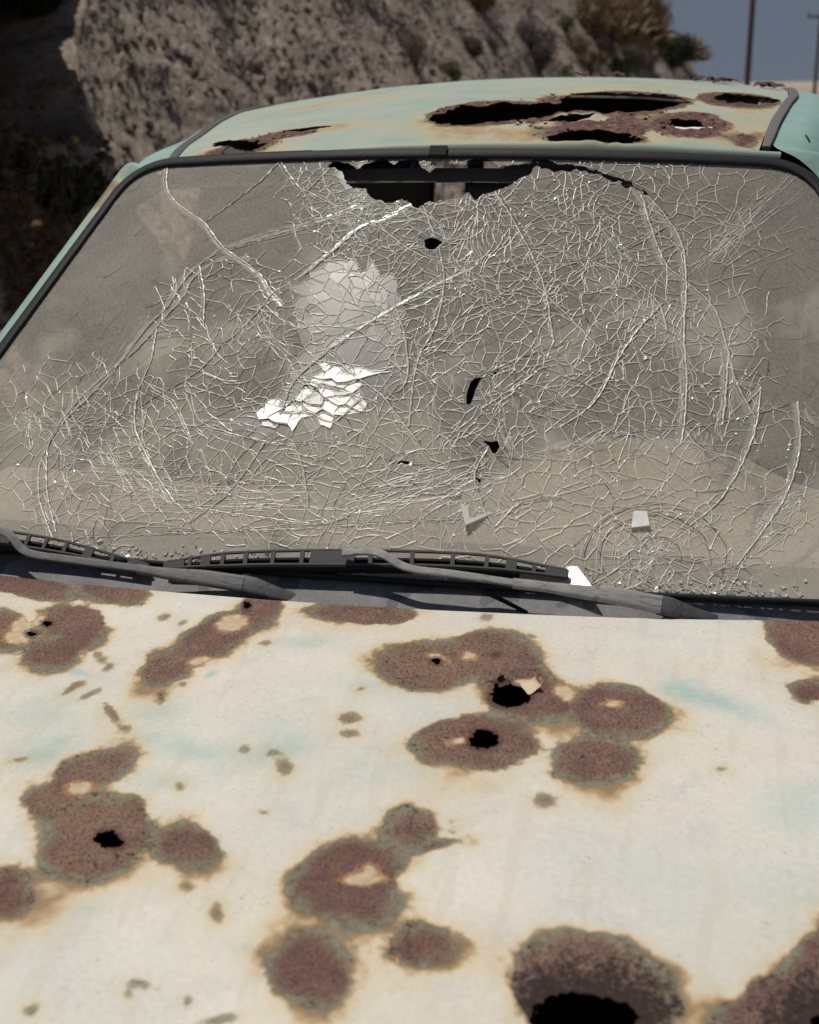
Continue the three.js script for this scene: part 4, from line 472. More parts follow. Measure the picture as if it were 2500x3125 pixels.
const dustTex = dataTex(2048, 1024, (i, j, c) => {   // how much light passes: dust film, wiped streaks, grit
  const x = i / 1365, s = j / 1365, f = fbm(x * 5, s * 7, 4), g = noise(i * 0.42, j * 0.42), h = noise(i * 0.16, j * 0.16), st = fbm(x * 9 + s * 6, s * 60 - x * 30, 3), fine = noise(x * 260 + s * 120, s * 40);
  let t = 0.72 + 0.08 * f + 0.05 * g + 0.04 * h - 0.13 * (1 + 0.5 * g + 0.5 * h) * sstep(-0.12, 0.2, fbm(x * 6 + 3, s * 6, 4) + (0.3 - s) * 1.1) - 0.05 * Math.max(0, st) + 0.02 * fine;
  const scr = Math.abs(noise(x * 26 + s * 9 + 0.35 * noise(x * 9, s * 9), s * 26 - x * 12)); if (scr < 0.016) t += 0.08;
  if (noise(i * 0.27 + 4, j * 0.27) > 0.66) t -= 0.12;
  c[0] = c[1] = c[2] = 255 * clamp(t, 0.2, 0.95);
}, false, THREE.MirroredRepeatWrapping);
const Gm = {
  pane: phys({ color: lin(0.78, 0.71, 0.595), transmission: 1, transmissionMap: dustTex, roughness: 0.07, thickness: 0, ior: 1.5 }),
  mild: phys({ color: lin(0.77, 0.73, 0.66), transmission: 1, transmissionMap: dustTex, roughness: 0.2, thickness: 0, ior: 1.5 }),
  haze: phys({ color: lin(0.8, 0.76, 0.7), transmission: 1, transmissionMap: dustTex, roughness: 0.36, thickness: 0, ior: 1.5 }),
  band: phys({ color: lin(0.7, 0.655, 0.58), transmission: 0.66, roughness: 0.2, thickness: 0, ior: 1.5 }),
  crack: phys({ color: lin(0.62, 0.58, 0.505), transmission: 0.28, roughness: 0.35, thickness: 0, ior: 1.5 }),
  hair: phys({ color: lin(0.6, 0.565, 0.5), transmission: 0.3, roughness: 0.35, thickness: 0, ior: 1.5 }),
  glint: phys({ color: lin(0.95, 0.94, 0.9), transmission: 0.1, roughness: 0.3, thickness: 0, ior: 1.6 }),
  dirt: std({ color: lin(0.11, 0.085, 0.06), roughness: 0.9 }),
};
// shards
const HALF = (p) => V(0.362, 1.45, 1.432).sub(p).normalize().add(SUN).normalize();
const dens = (poly, step) => { const o = []; for (let i = 0; i < poly.length; i++) { const a = poly[i], b = poly[(i + 1) % poly.length], n = Math.max(1, Math.ceil(Math.hypot(a[0] - b[0], a[1] - b[1]) / step)); for (let k = 0; k < n; k++) o.push([lerp(a[0], b[0], k / n), lerp(a[1], b[1], k / n)]); } return o; };
function shardGeo(cell, slope, lift) {
  const c0 = centre(cell), edge = dens(cell, 0.009).map((q) => { const w = onRim(q) ? q : warp(q[0], q[1]); return new THREE.Vector2(lerp(w[0], c0[0], 0.0), lerp(w[1], c0[1], 0.0)); });
  if (THREE.ShapeUtils.isClockWise(edge)) edge.reverse();
  let tris; try { tris = THREE.ShapeUtils.triangulateShape(edge, []); } catch { return null; }
  const pts = edge.map((q) => [q.x, q.y]), key = new Map();
  const mid = (a, b) => { const k = a < b ? a * 1e5 + b : b * 1e5 + a; if (!key.has(k)) { pts.push([(pts[a][0] + pts[b][0]) / 2, (pts[a][1] + pts[b][1]) / 2]); key.set(k, pts.length - 1); } return key.get(k); };
  const len = (a, b) => Math.hypot(pts[a][0] - pts[b][0], pts[a][1] - pts[b][1]);
  let stack = tris.map((t) => [...t]), done = []; const nearHole = glassHole(c0[0], c0[1]) > -0.05 || edge.some((q) => glassHole(q.x, q.y) > -0.02), lim = nearHole ? 0.0045 : 0.035;
  while (stack.length) {   // halve the longest edge until all are short
    const t = stack.pop(), l = [len(t[0], t[1]), len(t[1], t[2]), len(t[2], t[0])], k = l.indexOf(Math.max(...l));
    if (l[k] < lim || done.length + stack.length > 30000) { done.push(t); continue; }
    const a = t[k], b = t[(k + 1) % 3], c = t[(k + 2) % 3], m = mid(a, b); stack.push([a, m, c], [m, b, c]);
  }
  const b = new MB(), f0 = glassFrame(c0[0], c0[1]), id = new Map(), put = (x, s) => {
    const q = glassAt(x, s), n = glassFrame(x, s).n; q.addScaledVector(n, lift + slope[0] * (x - c0[0]) + slope[1] * (s - c0[1])); return b.v(q.x, q.y, q.z, (x + 0.75) / 1.5, s / 0.75);
  };
  const K = pts.map((q) => nearHole ? -glassHole(q[0], q[1]) : 1), vert = (i) => { if (!id.has(i)) id.set(i, put(pts[i][0], pts[i][1])); return id.get(i); };
  const cut = (m, n) => { const k = m < n ? `${m},${n}` : `${n},${m}`; if (!id.has(k)) { const t = K[m] / (K[m] - K[n]); id.set(k, put(lerp(pts[m][0], pts[n][0], t), lerp(pts[m][1], pts[n][1], t))); } return id.get(k); };
  for (const t of done) { const o = []; for (let k = 0; k < 3; k++) { const m = t[k], n = t[(k + 1) % 3]; if (K[m] >= 0) o.push(vert(m)); if ((K[m] >= 0) !== (K[n] >= 0)) o.push(cut(m, n)); } for (let k = 1; k + 1 < o.length; k++) b.t(o[0], o[k], o[k + 1]); }
  return b.i.length ? b.geo() : null;
}
const onRim = (q) => { let d = 9; for (let i = 0; i < outline.length; i++) d = Math.min(d, segDist(q[0], q[1], outline[i], outline[(i + 1) % outline.length])); return d < 0.004; };
const stats = { shards: 0 };
{
  const r = rng(3), list = web.cells.map((p) => ({ p, a: Math.abs(area(p)) })).sort((a, b) => b.a - a.a), rest = [];
  list.forEach(({ p, a }, n) => {
    const c = centre(p), w = warp(c[0], c[1]), bright = a < 0.0026 && BRIGHT.some((q) => inPoly(q, w[0], w[1])), mild = a < 0.006 && !bright && MILD.some((q) => inPoly(q, w[0], w[1]));
    const g1 = (r() + r() + r() - 1.5), g2 = (r() + r() + r() - 1.5), amp = a > 0.02 ? 0 : a > 0.004 ? 0.006 : 0.016;
    let slope = [g1 * amp, g2 * amp];
    if (bright || mild) {
      const P = glassAt(c[0], c[1]), f = glassFrame(c[0], c[1]), h = HALF(P);
      slope = bright ? [-h.dot(f.a) / h.dot(f.n) + g1 * 0.06, -h.dot(f.b) / h.dot(f.n) + g2 * 0.06] : [g1 * 0.01, g2 * 0.01];
    }
    const g = shardGeo(p, slope, 0);
    if (!g) return;
    stats.shards++;
    const m = bright ? Gm.haze : mild ? Gm.mild : Gm.pane;
    if (n < 300 || bright || mild) mesh('glass_shard', g, m, screen); else rest.push(g);
  });
  if (rest.length) mesh('small_glass_shards', mergeGeometries(rest), Gm.pane, screen, { kind: 'stuff' });
}
// crack lines: thin ridges of crushed glass standing on the pane
function ribbon(b, pts, width, high, lift, seed, thin = 1) {   // pts in (x, s)
  let prev = null;
  for (let i = 0; i < pts.length; i++) {
    const [x, s] = pts[i], [ax, as] = pts[Math.max(0, i - 1)], [bx, bs] = pts[Math.min(pts.length - 1, i + 1)], L = Math.hypot(bx - ax, bs - as) || 1, px = -(bs - as) / L, ps = (bx - ax) / L;
    const w = width * (0.45 + 0.9 * Math.abs(noise(x * 70 + seed, s * 70)) + 0.35 * Math.abs(noise(x * 300, s * 300 + seed))), sk = 0.5 * noise(x * 120 + seed, s * 120), ok = s > 0.002 && s < GL - 0.004 && Math.abs(x) < halfGlass(s / GL) - 0.004 && glassHole(x, s) < 0 && (thin === 1 || wantArea(x, s) < thin);
    if (!ok) { prev = null; continue; }
    const at = (k, h) => { const X = x + px * w * k, S = s + ps * w * k, q = glassAt(X, S); return q.addScaledVector(glassFrame(x, s).n, lift + h); };
    const A = b.vv(at(-0.5, 0)), B = b.vv(at(sk * 0.4, high * 0.35 * (0.5 + 0.9 * Math.abs(noise(x * 210, s * 210 + seed))))), C = b.vv(at(0.5, 0));
    if (prev) { b.q(prev[0], A, B, prev[1]); b.q(prev[1], B, C, prev[2]); }
    prev = [A, B, C];
  }
}
function lay(a, b, step, q, wob = true) { const n = Math.max(2, Math.ceil(Math.hypot(a[0] - b[0], a[1] - b[1]) / step)), o = []; for (let k = 0; k <= n; k++) { const x = lerp(a[0], b[0], k / n), s = lerp(a[1], b[1], k / n); o.push(wob ? warp(x, s, q) : [x, s]); } return o; }
function curve2(pts, step) { const c = new THREE.CatmullRomCurve3(pts.map((p) => V(p[0], p[1], 0)), false, 'centripetal'), n = Math.max(4, Math.ceil(c.getLength() / step)), o = []; for (let i = 0; i <= n; i++) { const p = c.getPoint(i / n); o.push([p.x + 0.0012 * noise(p.x * 120, p.y * 120), p.y + 0.0012 * noise(p.x * 120 + 30, p.y * 120)]); } return o; }
{
  const r = rng(21), crack = new MB(), hair = new MB(), glint = new MB(), dirt = new MB(), inner = new MB(), band = new MB(), BAND = [0, 3, 5, 6, 8, 9, 10, 11, 12, 13, 14, 15];
  web.cuts.forEach(([a, b, d], k) => {
    const p = lay(a, b, 0.004, 0), len = Math.hypot(a[0] - b[0], a[1] - b[1]), dirty = r() < 0.12; if (r() < 0.12) return;
    ribbon(dirty ? dirt : crack, p, dirty ? 0.0008 : len > 0.15 ? 0.0018 : 0.0016, 0.0006, 0.0012, k, 0.004 + 0.012 * r());
    if (len > 0.05 && r() < 0.5) ribbon(hair, p.map((q) => [q[0] + 0.0022, q[1] + 0.0016]), 0.0007, 0.0004, 0.0004, k + 9, 0.006);
  });
  web2.cuts.forEach(([a, b], k) => { if (r() < 0.12) return; ribbon(k % 3 ? crack : inner, lay(a, b, 0.005, 5.5), 0.0013, 0.0004, k % 3 ? 0.0009 : -0.0026, k + 400, 0.002 + 0.006 * r()); });
  CRACK.forEach((c, k) => {
    const p = curve2(c, 0.004); ribbon(crack, p, 0.0032, 0.0012, 0.0010, k + 50); if (BAND.includes(k)) { ribbon(band, p.map((q, i) => [q[0] - 0.005 + 0.003 * noise(i * 0.06, k), q[1] - 0.003 + 0.003 * noise(i * 0.06, k + 9)]), 0.010, 0.0006, 0.0006, k + 51); } ribbon(dirt, p.map((q) => [q[0] + 0.0016, q[1] + 0.0012]), 0.0007, 0.0016, 0.0013, k + 80);
    ribbon(hair, p.map((q, i) => [q[0] - 0.004 + 0.002 * noise(i * 0.1, k), q[1] - 0.0025 + 0.002 * noise(i * 0.1, k + 9)]), 0.0012, 0.0006, 0.0006, k + 120);
    for (let i = 3; i < p.length - 3; i += 3) if (r() < 0.5) { const a = r() * 6.283, l = 0.006 + r() * r() * 0.03; ribbon(hair, lay(p[i], [p[i][0] + Math.cos(a) * l, p[i][1] + Math.sin(a) * l], 0.004, 2), 0.0006, 0.0004, 0.0006, i); }
  });
  HAIR.forEach(([x0, s0, x1, s1, n, sp], h) => {
    const L = Math.hypot(x1 - x0, s1 - s0), dx = (x1 - x0) / L, ds = (s1 - s0) / L;
    for (let k = 0; k < n * (h < 5 ? 0.9 : 0.4); k++) {
      const o = (r() + r() - 1) * sp, st = r() * 0.55 * L, ln = Math.min(L - st, L * (0.25 + 0.6 * r())), tw = (r() - 0.5) * 0.35, bend = (r() - 0.5) * 0.012, a = [x0 + dx * st - ds * o, s0 + ds * st + dx * o], ex = dx - ds * tw, es = ds + dx * tw, pts = [];
      for (let i = 0; i <= 14; i++) { const t = i / 14, q = bend * Math.sin(t * 3.14); pts.push([a[0] + ex * ln * t - ds * q + 0.0008 * noise(t * 9, k + h * 40), a[1] + es * ln * t + dx * q + 0.0008 * noise(t * 9 + 50, k + h * 40)]); }
      ribbon(hair, pts, 0.0006 + r() * 0.0007, 0.0004, 0.0007, k);
    }
  });
  STAR.forEach(([x, s, R, n], h) => {
    for (let k = 0; k < n * 1.4; k++) {
      const a = (k + r() * 0.7) / (n * 1.4) * 6.283, r0 = r() * r() * R * 0.3, ln = R * (0.3 + 0.9 * r()), pts = [], bend = (r() - 0.5) * 0.3;
      for (let i = 0; i <= 10; i++) { const t = i / 10, q = a + bend * t, l = r0 + (ln - r0) * t; pts.push([x + Math.cos(q) * l + 0.0009 * noise(t * 6, k), s + Math.sin(q) * l * 0.9 + 0.0009 * noise(t * 6 + 9, k)]); }
      ribbon(r() < 0.12 ? dirt : hair, pts, 0.0008, 0.0004, 0.0007, k);
    }
  });
  RING.forEach(([x, s, R], h) => { for (let k = 0; k < 3; k++) { const pts = [], a0 = r() * 1.2 - 0.4, a1 = 3.3 + r(); for (let i = 0; i <= 40; i++) { const a = lerp(a0, a1, i / 40), q = R * (1 + 0.05 * k + 0.05 * noise(a * 2, h + k)); pts.push([x + Math.cos(a) * q, s + Math.sin(a) * q * 0.85]); } ribbon(k === 1 ? dirt : crack, pts, 0.0012, 0.0008, 0.0008, h); } });
  // curved stray lines through the dense web
  for (let k = 0; k < 120; k++) {
    const x = -0.6 + r() * 1.2, s = r() * 0.7; if (wantArea(x, s) > 0.0022 * (0.3 + r())) continue;
    const a = r() * 6.283, l = 0.012 + r() * r() * 0.09, bend = (r() - 0.5) * 1.4, pts = []; let px = x, ps = s, q = a;
    for (let i = 0; i <= 12; i++) { pts.push([px, ps]); px += Math.cos(q) * l / 12; ps += Math.sin(q) * l / 12; q += bend / 12 + 0.25 * noise(i * 0.7, k); }
    ribbon(r() < 0.08 ? dirt : hair, pts, 0.0007 + r() * 0.0009, 0.0005, 0.0007, k);
  }
  // white splinters along the cracks, sun sparkle painted as their colour
  for (let k = 0; k < 8000; k++) {
    const w = web.cuts[Math.floor(r() * web.cuts.length)], t = r(), q = warp(lerp(w[0][0], w[1][0], t), lerp(w[0][1], w[1][1], t)); if (glassHole(q[0], q[1]) > -0.001 || wantArea(q[0], q[1]) > 0.006 || q[1] < 0.004 || q[1] > GL - 0.008 || Math.abs(q[0]) > halfGlass(q[1] / GL) - 0.01) continue;
    const f = glassFrame(q[0], q[1]), c = glassAt(q[0], q[1]).addScaledVector(f.n, 0.0012), l = 0.0006 + r() * r() * 0.0026, m = f.n.clone().addScaledVector(f.a, (r() - 0.5) * 0.9).addScaledVector(f.b, (r() - 0.5) * 0.9).normalize(), e1 = V(0, 0, 0).crossVectors(m, V(r() - 0.5, r() - 0.5, r() - 0.5)).normalize(), e2 = V(0, 0, 0).crossVectors(m, e1);
    const A = glint.vv(c.clone().addScaledVector(e1, l)), B = glint.vv(c.clone().addScaledVector(e2, l * 0.6)), C = glint.vv(c.clone().addScaledVector(e1, -l)), D = glint.vv(c.clone().addScaledVector(e2, -l * 0.5)); glint.q(A, B, C, D);
  }
  mesh('crack_lines', crack.geo(true), Gm.crack, screen, { kind: 'stuff' });
  mesh('sheared_bands', band.geo(true), Gm.band, screen, { kind: 'stuff' });
  mesh('inner_crack_lines', inner.geo(true), Gm.hair, screen, { kind: 'stuff' });
  mesh('hair_cracks', hair.geo(true), Gm.hair, screen, { kind: 'stuff' });
  mesh('dirty_cracks', dirt.geo(true), Gm.dirt, screen, { kind: 'stuff' });
  mesh('painted_glints', glint.geo(true), Gm.glint, screen, { kind: 'stuff' });
  console.log('shards', stats.shards, 'cells', web.cells.length, 'cuts2', web2.cuts.length, 'tri', (crack.i.length + hair.i.length + inner.i.length + dirt.i.length) / 3);
}
// black ceramic band behind the lower edge of the glass
mesh('black_band', gridGeo(80, 4, (u, v) => { const s = 0.002 + v * 0.046, x = (u * 2 - 1) * (halfGlass(s / GL) - 0.01), f = glassFrame(x, s); return glassAt(x, s).addScaledVector(f.n, -0.005); }), M.frit, screen);
// rubber seal round the pane
{
  const b = new MB(), o = dens(outline, 0.012), N = o.length, prof = [[-0.005, 0.001], [-0.005, 0.004], [-0.003, 0.006], [0.003, 0.007], [0.010, 0.006], [0.016, 0.003], [0.015, -0.006], [-0.004, -0.006]];
  for (let i = 0; i < N; i++) {
    const [x, s] = o[i], [ax, as] = o[(i + N - 1) % N], [cx, cs] = o[(i + 1) % N], L = Math.hypot(cx - ax, cs - as), nx = (cs - as) / L, ns = -(cx - ax) / L, f = glassFrame(x, s), p = glassAt(x, s), low = ns < -0.7 ? 0.32 : 1;
    for (const [u, h] of prof) b.vv(p.clone().addScaledVector(f.a, nx * u * low).addScaledVector(f.b, ns * u * low).addScaledVector(f.n, h * (low < 1 ? 0.6 : 1)), i * 0.1, u * 10);
  }
  for (let i = 0; i < N; i++) for (let k = 0; k < 8; k++) { const a = i * 8 + k, c = i * 8 + (k + 1) % 8, j = (i + 1) % N; b.q(a, j * 8 + k, j * 8 + (k + 1) % 8, c); }
  const seal = mesh('windscreen_seal', b.geo(), M.rubber, car, { label: 'black rubber windscreen seal' });
  const x = -0.012, p = glassAt(x, GL), f = glassFrame(x, GL);
  const clip = mesh('seal_clip', boxG(-0.014, 0.014, -0.009, 0.011, -0.002, 0.002, 0.001), std({ color: lin(0.006, 0.006, 0.007), roughness: 0.9 }), seal); clip.position.copy(p).addScaledVector(f.n, 0.0095).addScaledVector(f.b, 0.002); clip.quaternion.setFromRotationMatrix(new THREE.Matrix4().makeBasis(f.a, f.b, f.n));
}
// ---------------------------------------------------------------- wipers
const gN = glassFrame(0, 0.02).n;
for (const [name, cap, sleeve, rod, blade, label] of [['wiper', R_CAP, R_SLEEVE, R_ROD, R_BLADE, 'long grey wiper across the middle of the cowl'], ['wiper', L_CAP, L_SLEEVE, L_ROD, L_BLADE, 'grey wiper running out of the left edge']]) {
  const w = group(name, car, { label });
  mesh('pivot_cap', bar(cap, gN, { round: 0.7 }), M.wiperDark, w); const am = rod === R_ROD ? M.wiperLit : M.wiper; mesh('arm_sleeve', bar(sleeve, gN, { round: 0.6 }), am, w); mesh('arm_rod', bar(rod, gN, { round: 0.4 }), am, w);
  const c = new THREE.CatmullRomCurve3(blade.map((q) => V(q[0], q[1], q[2])), false, 'centripetal'), at = (t) => c.getPoint(clamp(t, 0, 1)), wid = (t) => 0.003 + 1.15 * (() => { const k = Math.min(3, Math.floor(t * 4)), f = t * 4 - k; return lerp(blade[k][3], blade[k + 1][3], f); })();
  const side = V(0, 0, 0).crossVectors(gN, at(1).sub(at(0)).normalize()).normalize(), rail = (k, t0, t1, ww, hh, dn) => { const q = []; for (let i = 0; i <= 20; i++) { const t = lerp(t0, t1, i / 20), p = at(t).addScaledVector(side, k * wid(t) * 0.5).addScaledVector(gN, dn); q.push([p.x, p.y, p.z, ww, hh]); } return bar(q, gN, { sub: 1 }); };
  const parts = [rail(1, 0.0, 1, 0.0035, 0.004, 0), rail(-1, 0.0, 1, 0.0035, 0.006, 0)];
  for (let i = 0; i <= 14; i++) { const t = 0.03 + 0.94 * i / 14, p = at(t), h = wid(t) * 0.5, solid = i === 0 || i === 14 ? 0.03 : i === 7 ? 0.06 : i === 2 || i === 12 ? 0.014 : 0.0055, d = at(t + 0.005).sub(at(t - 0.005)).normalize(), a = p.clone().addScaledVector(d, -solid / 2), b2 = p.clone().addScaledVector(d, solid / 2); parts.push(bar([[a.x, a.y, a.z, h * 2, 0.0035], [b2.x, b2.y, b2.z, h * 2, 0.0035]], gN, { sub: 1 })); }
  mesh('blade_frame', mergeGeometries(parts), M.bladeGrey, w);
  const q = []; for (let i = 0; i <= 30; i++) { const p = at(i / 30).addScaledVector(gN, -0.0085); q.push([p.x, p.y, p.z, 0.005, 0.012]); }
  mesh('rubber_blade', bar(q, gN, { sub: 1 }), M.blade, w);
  const f1 = []; for (let i = 0; i <= 20; i++) { const t = lerp(0.12, 0.86, i / 20), p = at(t).addScaledVector(side, -wid(t) * 0.62).addScaledVector(gN, -0.008); f1.push([p.x, p.y, p.z, 0.004, 0.02]); }
  mesh('blade_skirt', bar(f1, gN, { sub: 1 }), M.blade, w);
}
mesh('washer_hose', bar(HOSE, gN, { round: 0.9 }), M.blade, car);
// ---------------------------------------------------------------- inside
{
  const dash = mesh('dashboard', gridGeo(80, 24, (u, v) => {
    const x = (u * 2 - 1) * 0.66, deep = lerp(0.20, 0.46, sstep(0.02, 0.2, x) * (1 - 0.6 * sstep(0.46, 0.6, x))), z = -0.10 - v * deep, side = 1 - 0.5 * Math.abs(u * 2 - 1) ** 4, hump = Math.exp(-(((x - 0.32) / 0.17) ** 4)) * sstep(0.2, 0.7, v) * 0.04, y = 0.815 + 0.03 * sstep(0, 0.12, v) + 0.035 * sstep(0.1, 0.75, v) + hump * side - 0.16 * sstep(0.86, 1, v);
    return V(x, y + 0.002 * noise(x * 12, z * 12), z - 0.05 * (u * 2 - 1) ** 2);
  }, (u, v) => [u * 3, v]), M.dash, car);
  mesh('defrost_vent', mergeGeometries([boxG(-0.42, -0.08, 0.846, 0.8505, -0.17, -0.15, 0.002), boxG(0.06, 0.42, 0.846, 0.8505, -0.17, -0.15, 0.002)]), M.plastic, dash);
  const front = mesh('dashboard_front', boxG(-0.66, 0.66, 0.5, 0.80, -0.6, -0.545, 0.02), M.dashDark, car);
  const sw = group('steering_wheel', car); sw.position.set(0.34, 0.9, -0.72); sw.rotation.x = -0.5;
  mesh('rim', new THREE.TorusGeometry(0.185, 0.013, 10, 48), M.plastic, sw); mesh('spoke', boxG(-0.18, 0.18, -0.02, 0.02, -0.01, 0.01, 0.005), M.plastic, sw);
  for (const x of [-0.34, 0.34]) {
    const s = group('seat', car); s.position.set(x, 0, -1.35);
    mesh('cushion', boxG(-0.24, 0.24, 0.38, 0.54, 0, 0.5, 0.06), M.seat, s);
    const b = mesh('backrest', boxG(-0.23, 0.23, 0, 0.6, -0.07, 0.07, 0.06), M.seat, s); b.position.set(0, 0.5, 0); b.rotation.x = -0.25;
    const h = mesh('headrest', boxG(-0.13, 0.13, 0, 0.17, -0.05, 0.05, 0.045), M.seat, s); h.position.set(0, 1.11, -0.17); h.rotation.x = -0.15;
  }
  for (const s of [-1, 1]) mesh('door_card', mergeGeometries([boxG(s > 0 ? 0.735 : -0.75, s > 0 ? 0.75 : -0.735, 0.3, 0.872, -2.4, -0.1, 0.005), boxG(s > 0 ? 0.735 : -0.8, s > 0 ? 0.8 : -0.735, 0.872, 0.885, -2.4, -0.16, 0.004)]), M.lining, car);
  mesh('rear_bench', mergeGeometries([boxG(-0.6, 0.6, 0.38, 0.52, -2.1, -1.7, 0.05), boxG(-0.6, 0.6, 0.5, 0.98, -2.24, -2.1, 0.05)]), M.seat, car);
  { const sh = new THREE.Shape(); sh.moveTo(-0.7, 0.3); sh.lineTo(0.7, 0.3); sh.lineTo(0.7, 0.9); sh.lineTo(0.62, 1.3); sh.lineTo(0.54, 1.368); sh.lineTo(0.25, 1.395); sh.lineTo(0, 1.402); sh.lineTo(-0.25, 1.388); sh.lineTo(-0.54, 1.35); sh.lineTo(-0.62, 1.28); sh.lineTo(-0.7, 0.9); sh.closePath(); const h = new THREE.Path(); h.moveTo(-0.345, 1.09); h.lineTo(-0.335, 1.235); h.lineTo(0.16, 1.24); h.lineTo(0.17, 1.09); h.closePath(); sh.holes.push(h); const g = new THREE.ExtrudeGeometry(sh, { depth: 0.02, bevelEnabled: true, bevelSize: 0.004, bevelThickness: 0.004, bevelSegments: 1 }); g.translate(0, 0, -2.28); mesh('added_rear_wall', g, M.lining, car); }  // added wall, closes off daylight from behind and darkens the cabin
  mesh('cabin_floor', boxG(-0.7, 0.7, 0.28, 0.31, -2.4, -0.05, 0.01), M.dark, car);
  mesh('bulkhead', boxG(-0.72, 0.72, 0.3, 0.8, -0.12, -0.09, 0.005), M.dark, car);
  const mir = group('rear_view_mirror', car); mir.position.set(0.138, 1.268, -0.64); mir.rotation.set(0.1, 0.12, 0);
  mesh('mirror_back', boxG(-0.115, 0.115, -0.034, 0.034, -0.012, 0.014, 0.012), M.plastic, mir); mesh('stalk', boxG(-0.11, -0.085, 0.02, 0.09, -0.01, 0.005, 0.004), M.plastic, mir);
  for (const s of [-1, 1]) { const v = mesh('sun_visor', boxG(-0.2, 0.2, -0.006, 0.006, -0.07, 0.07, 0.005), M.lining, car); v.position.set(s * 0.28, 1.325, -0.74); v.rotation.x = 0.25; }
}
// ---------------------------------------------------------------- rest of the body
{
  const prof = (door) => { const s = new THREE.Shape(); s.moveTo(1.12, 0.32); s.lineTo(1.14, 0.66); s.quadraticCurveTo(1.1, 0.77, 1.02, 0.775); s.lineTo(-0.05, 0.825); s.lineTo(-2.35, 0.86); s.lineTo(-3.0, 0.82); s.lineTo(-3.05, 0.34); s.lineTo(-2.85, 0.26); s.absarc(-2.5, 0.28, 0.34, 0, Math.PI, true); s.lineTo(-0.0, 0.22); s.lineTo(0.26, 0.24); return s; };
  for (const s of [-1, 1]) {
    const sh = new THREE.Shape(); sh.moveTo(-1.13, 0.32); sh.lineTo(-1.15, 0.66); sh.quadraticCurveTo(-1.12, 0.765, -1.03, 0.772); sh.lineTo(0.05, 0.815); sh.lineTo(2.35, 0.86); sh.lineTo(3.0, 0.82); sh.lineTo(3.05, 0.34); sh.lineTo(2.86, 0.24); sh.absarc(2.5, 0.28, 0.35, 0, Math.PI, false); sh.lineTo(0.0, 0.22); sh.lineTo(-0.28, 0.24); sh.absarc(-0.63, 0.28, 0.35, 0, Math.PI, false); sh.closePath();
    const g = new THREE.ExtrudeGeometry(sh, { depth: 0.03, bevelEnabled: true, bevelSize: 0.012, bevelThickness: 0.02, bevelSegments: 3, curveSegments: 16 }); g.rotateY(Math.PI / 2); g.translate(s > 0 ? 0.765 : -0.795, 0, 0);
    const b = mesh('body_side', g, M.turq, car); b.scale.z = 1;
    mesh('door_handle', boxG(s * 0.815 - 0.012, s * 0.815 + 0.012, 0.72, 0.745, -1.35, -1.2, 0.006), M.plastic, b);
    mesh('centre_pillar', bar([[s * 0.76, 0.82, -1.3, 0.06, 0.03], [s * 0.71, 1.1, -1.33, 0.055, 0.03], [s * 0.645, 1.37, -1.36, 0.05, 0.03]], V(1, 0, 0)), M.lining, car);
    mesh('rear_pillar', bar([[s * 0.74, 0.84, -2.6, 0.12, 0.04], [s * 0.68, 1.1, -2.45, 0.11, 0.04], [s * 0.6, 1.37, -2.26, 0.1, 0.04]], V(1, 0, 0)), M.lining, car);
    for (const z of [0.63, -2.5]) { const w = group('wheel', car); w.position.set(s * 0.7, 0.28, z); const ty = mesh('tyre', new THREE.TorusGeometry(0.22, 0.075, 14, 36), M.tyre, w); ty.rotation.y = Math.PI / 2; const rim = mesh('rim', new THREE.CylinderGeometry(0.17, 0.17, 0.1, 30), M.steel, w); rim.rotation.z = Math.PI / 2; }
  }
  for (const s of [-1, 1]) mesh('added_quarter', gridGeo(10, 5, (u, v) => V(s * (lerp(0.755, 0.63, v) - 0.02 * u), lerp(0.85, 1.37, v), lerp(-1.3, -2.5 + 0.2 * v, u))), M.lining, car);  // added panels, fill the rear side windows against the bright ground outside
  mesh('boot_lid', gridGeo(20, 12, (u, v) => V((u * 2 - 1) * 0.72, 0.87 - 0.04 * v * v - 0.02 * (u * 2 - 1) ** 2, -2.55 - v * 0.48)), M.turq, car);
  mesh('rear_panel', boxG(-0.76, 0.76, 0.34, 0.83, -3.07, -3.03, 0.015), M.turq, car);
  mesh('parcel_shelf', boxG(-0.66, 0.66, 0.83, 0.85, -2.56, -2.2, 0.008), M.lining, car);
  mesh('front_panel', mergeGeometries([boxG(-0.76, 0.76, 0.34, 0.74, 1.1, 1.14, 0.015)]), M.paintWhite, car);
  for (const s of [-1, 1]) { const h = mesh('headlight', new THREE.CylinderGeometry(0.085, 0.085, 0.03, 28), phys({ color: lin(0.8, 0.8, 0.78), roughness: 0.1, transmission: 0.6 }), car); h.rotation.x = Math.PI / 2; h.position.set(s * 0.56, 0.58, 1.15); }
}
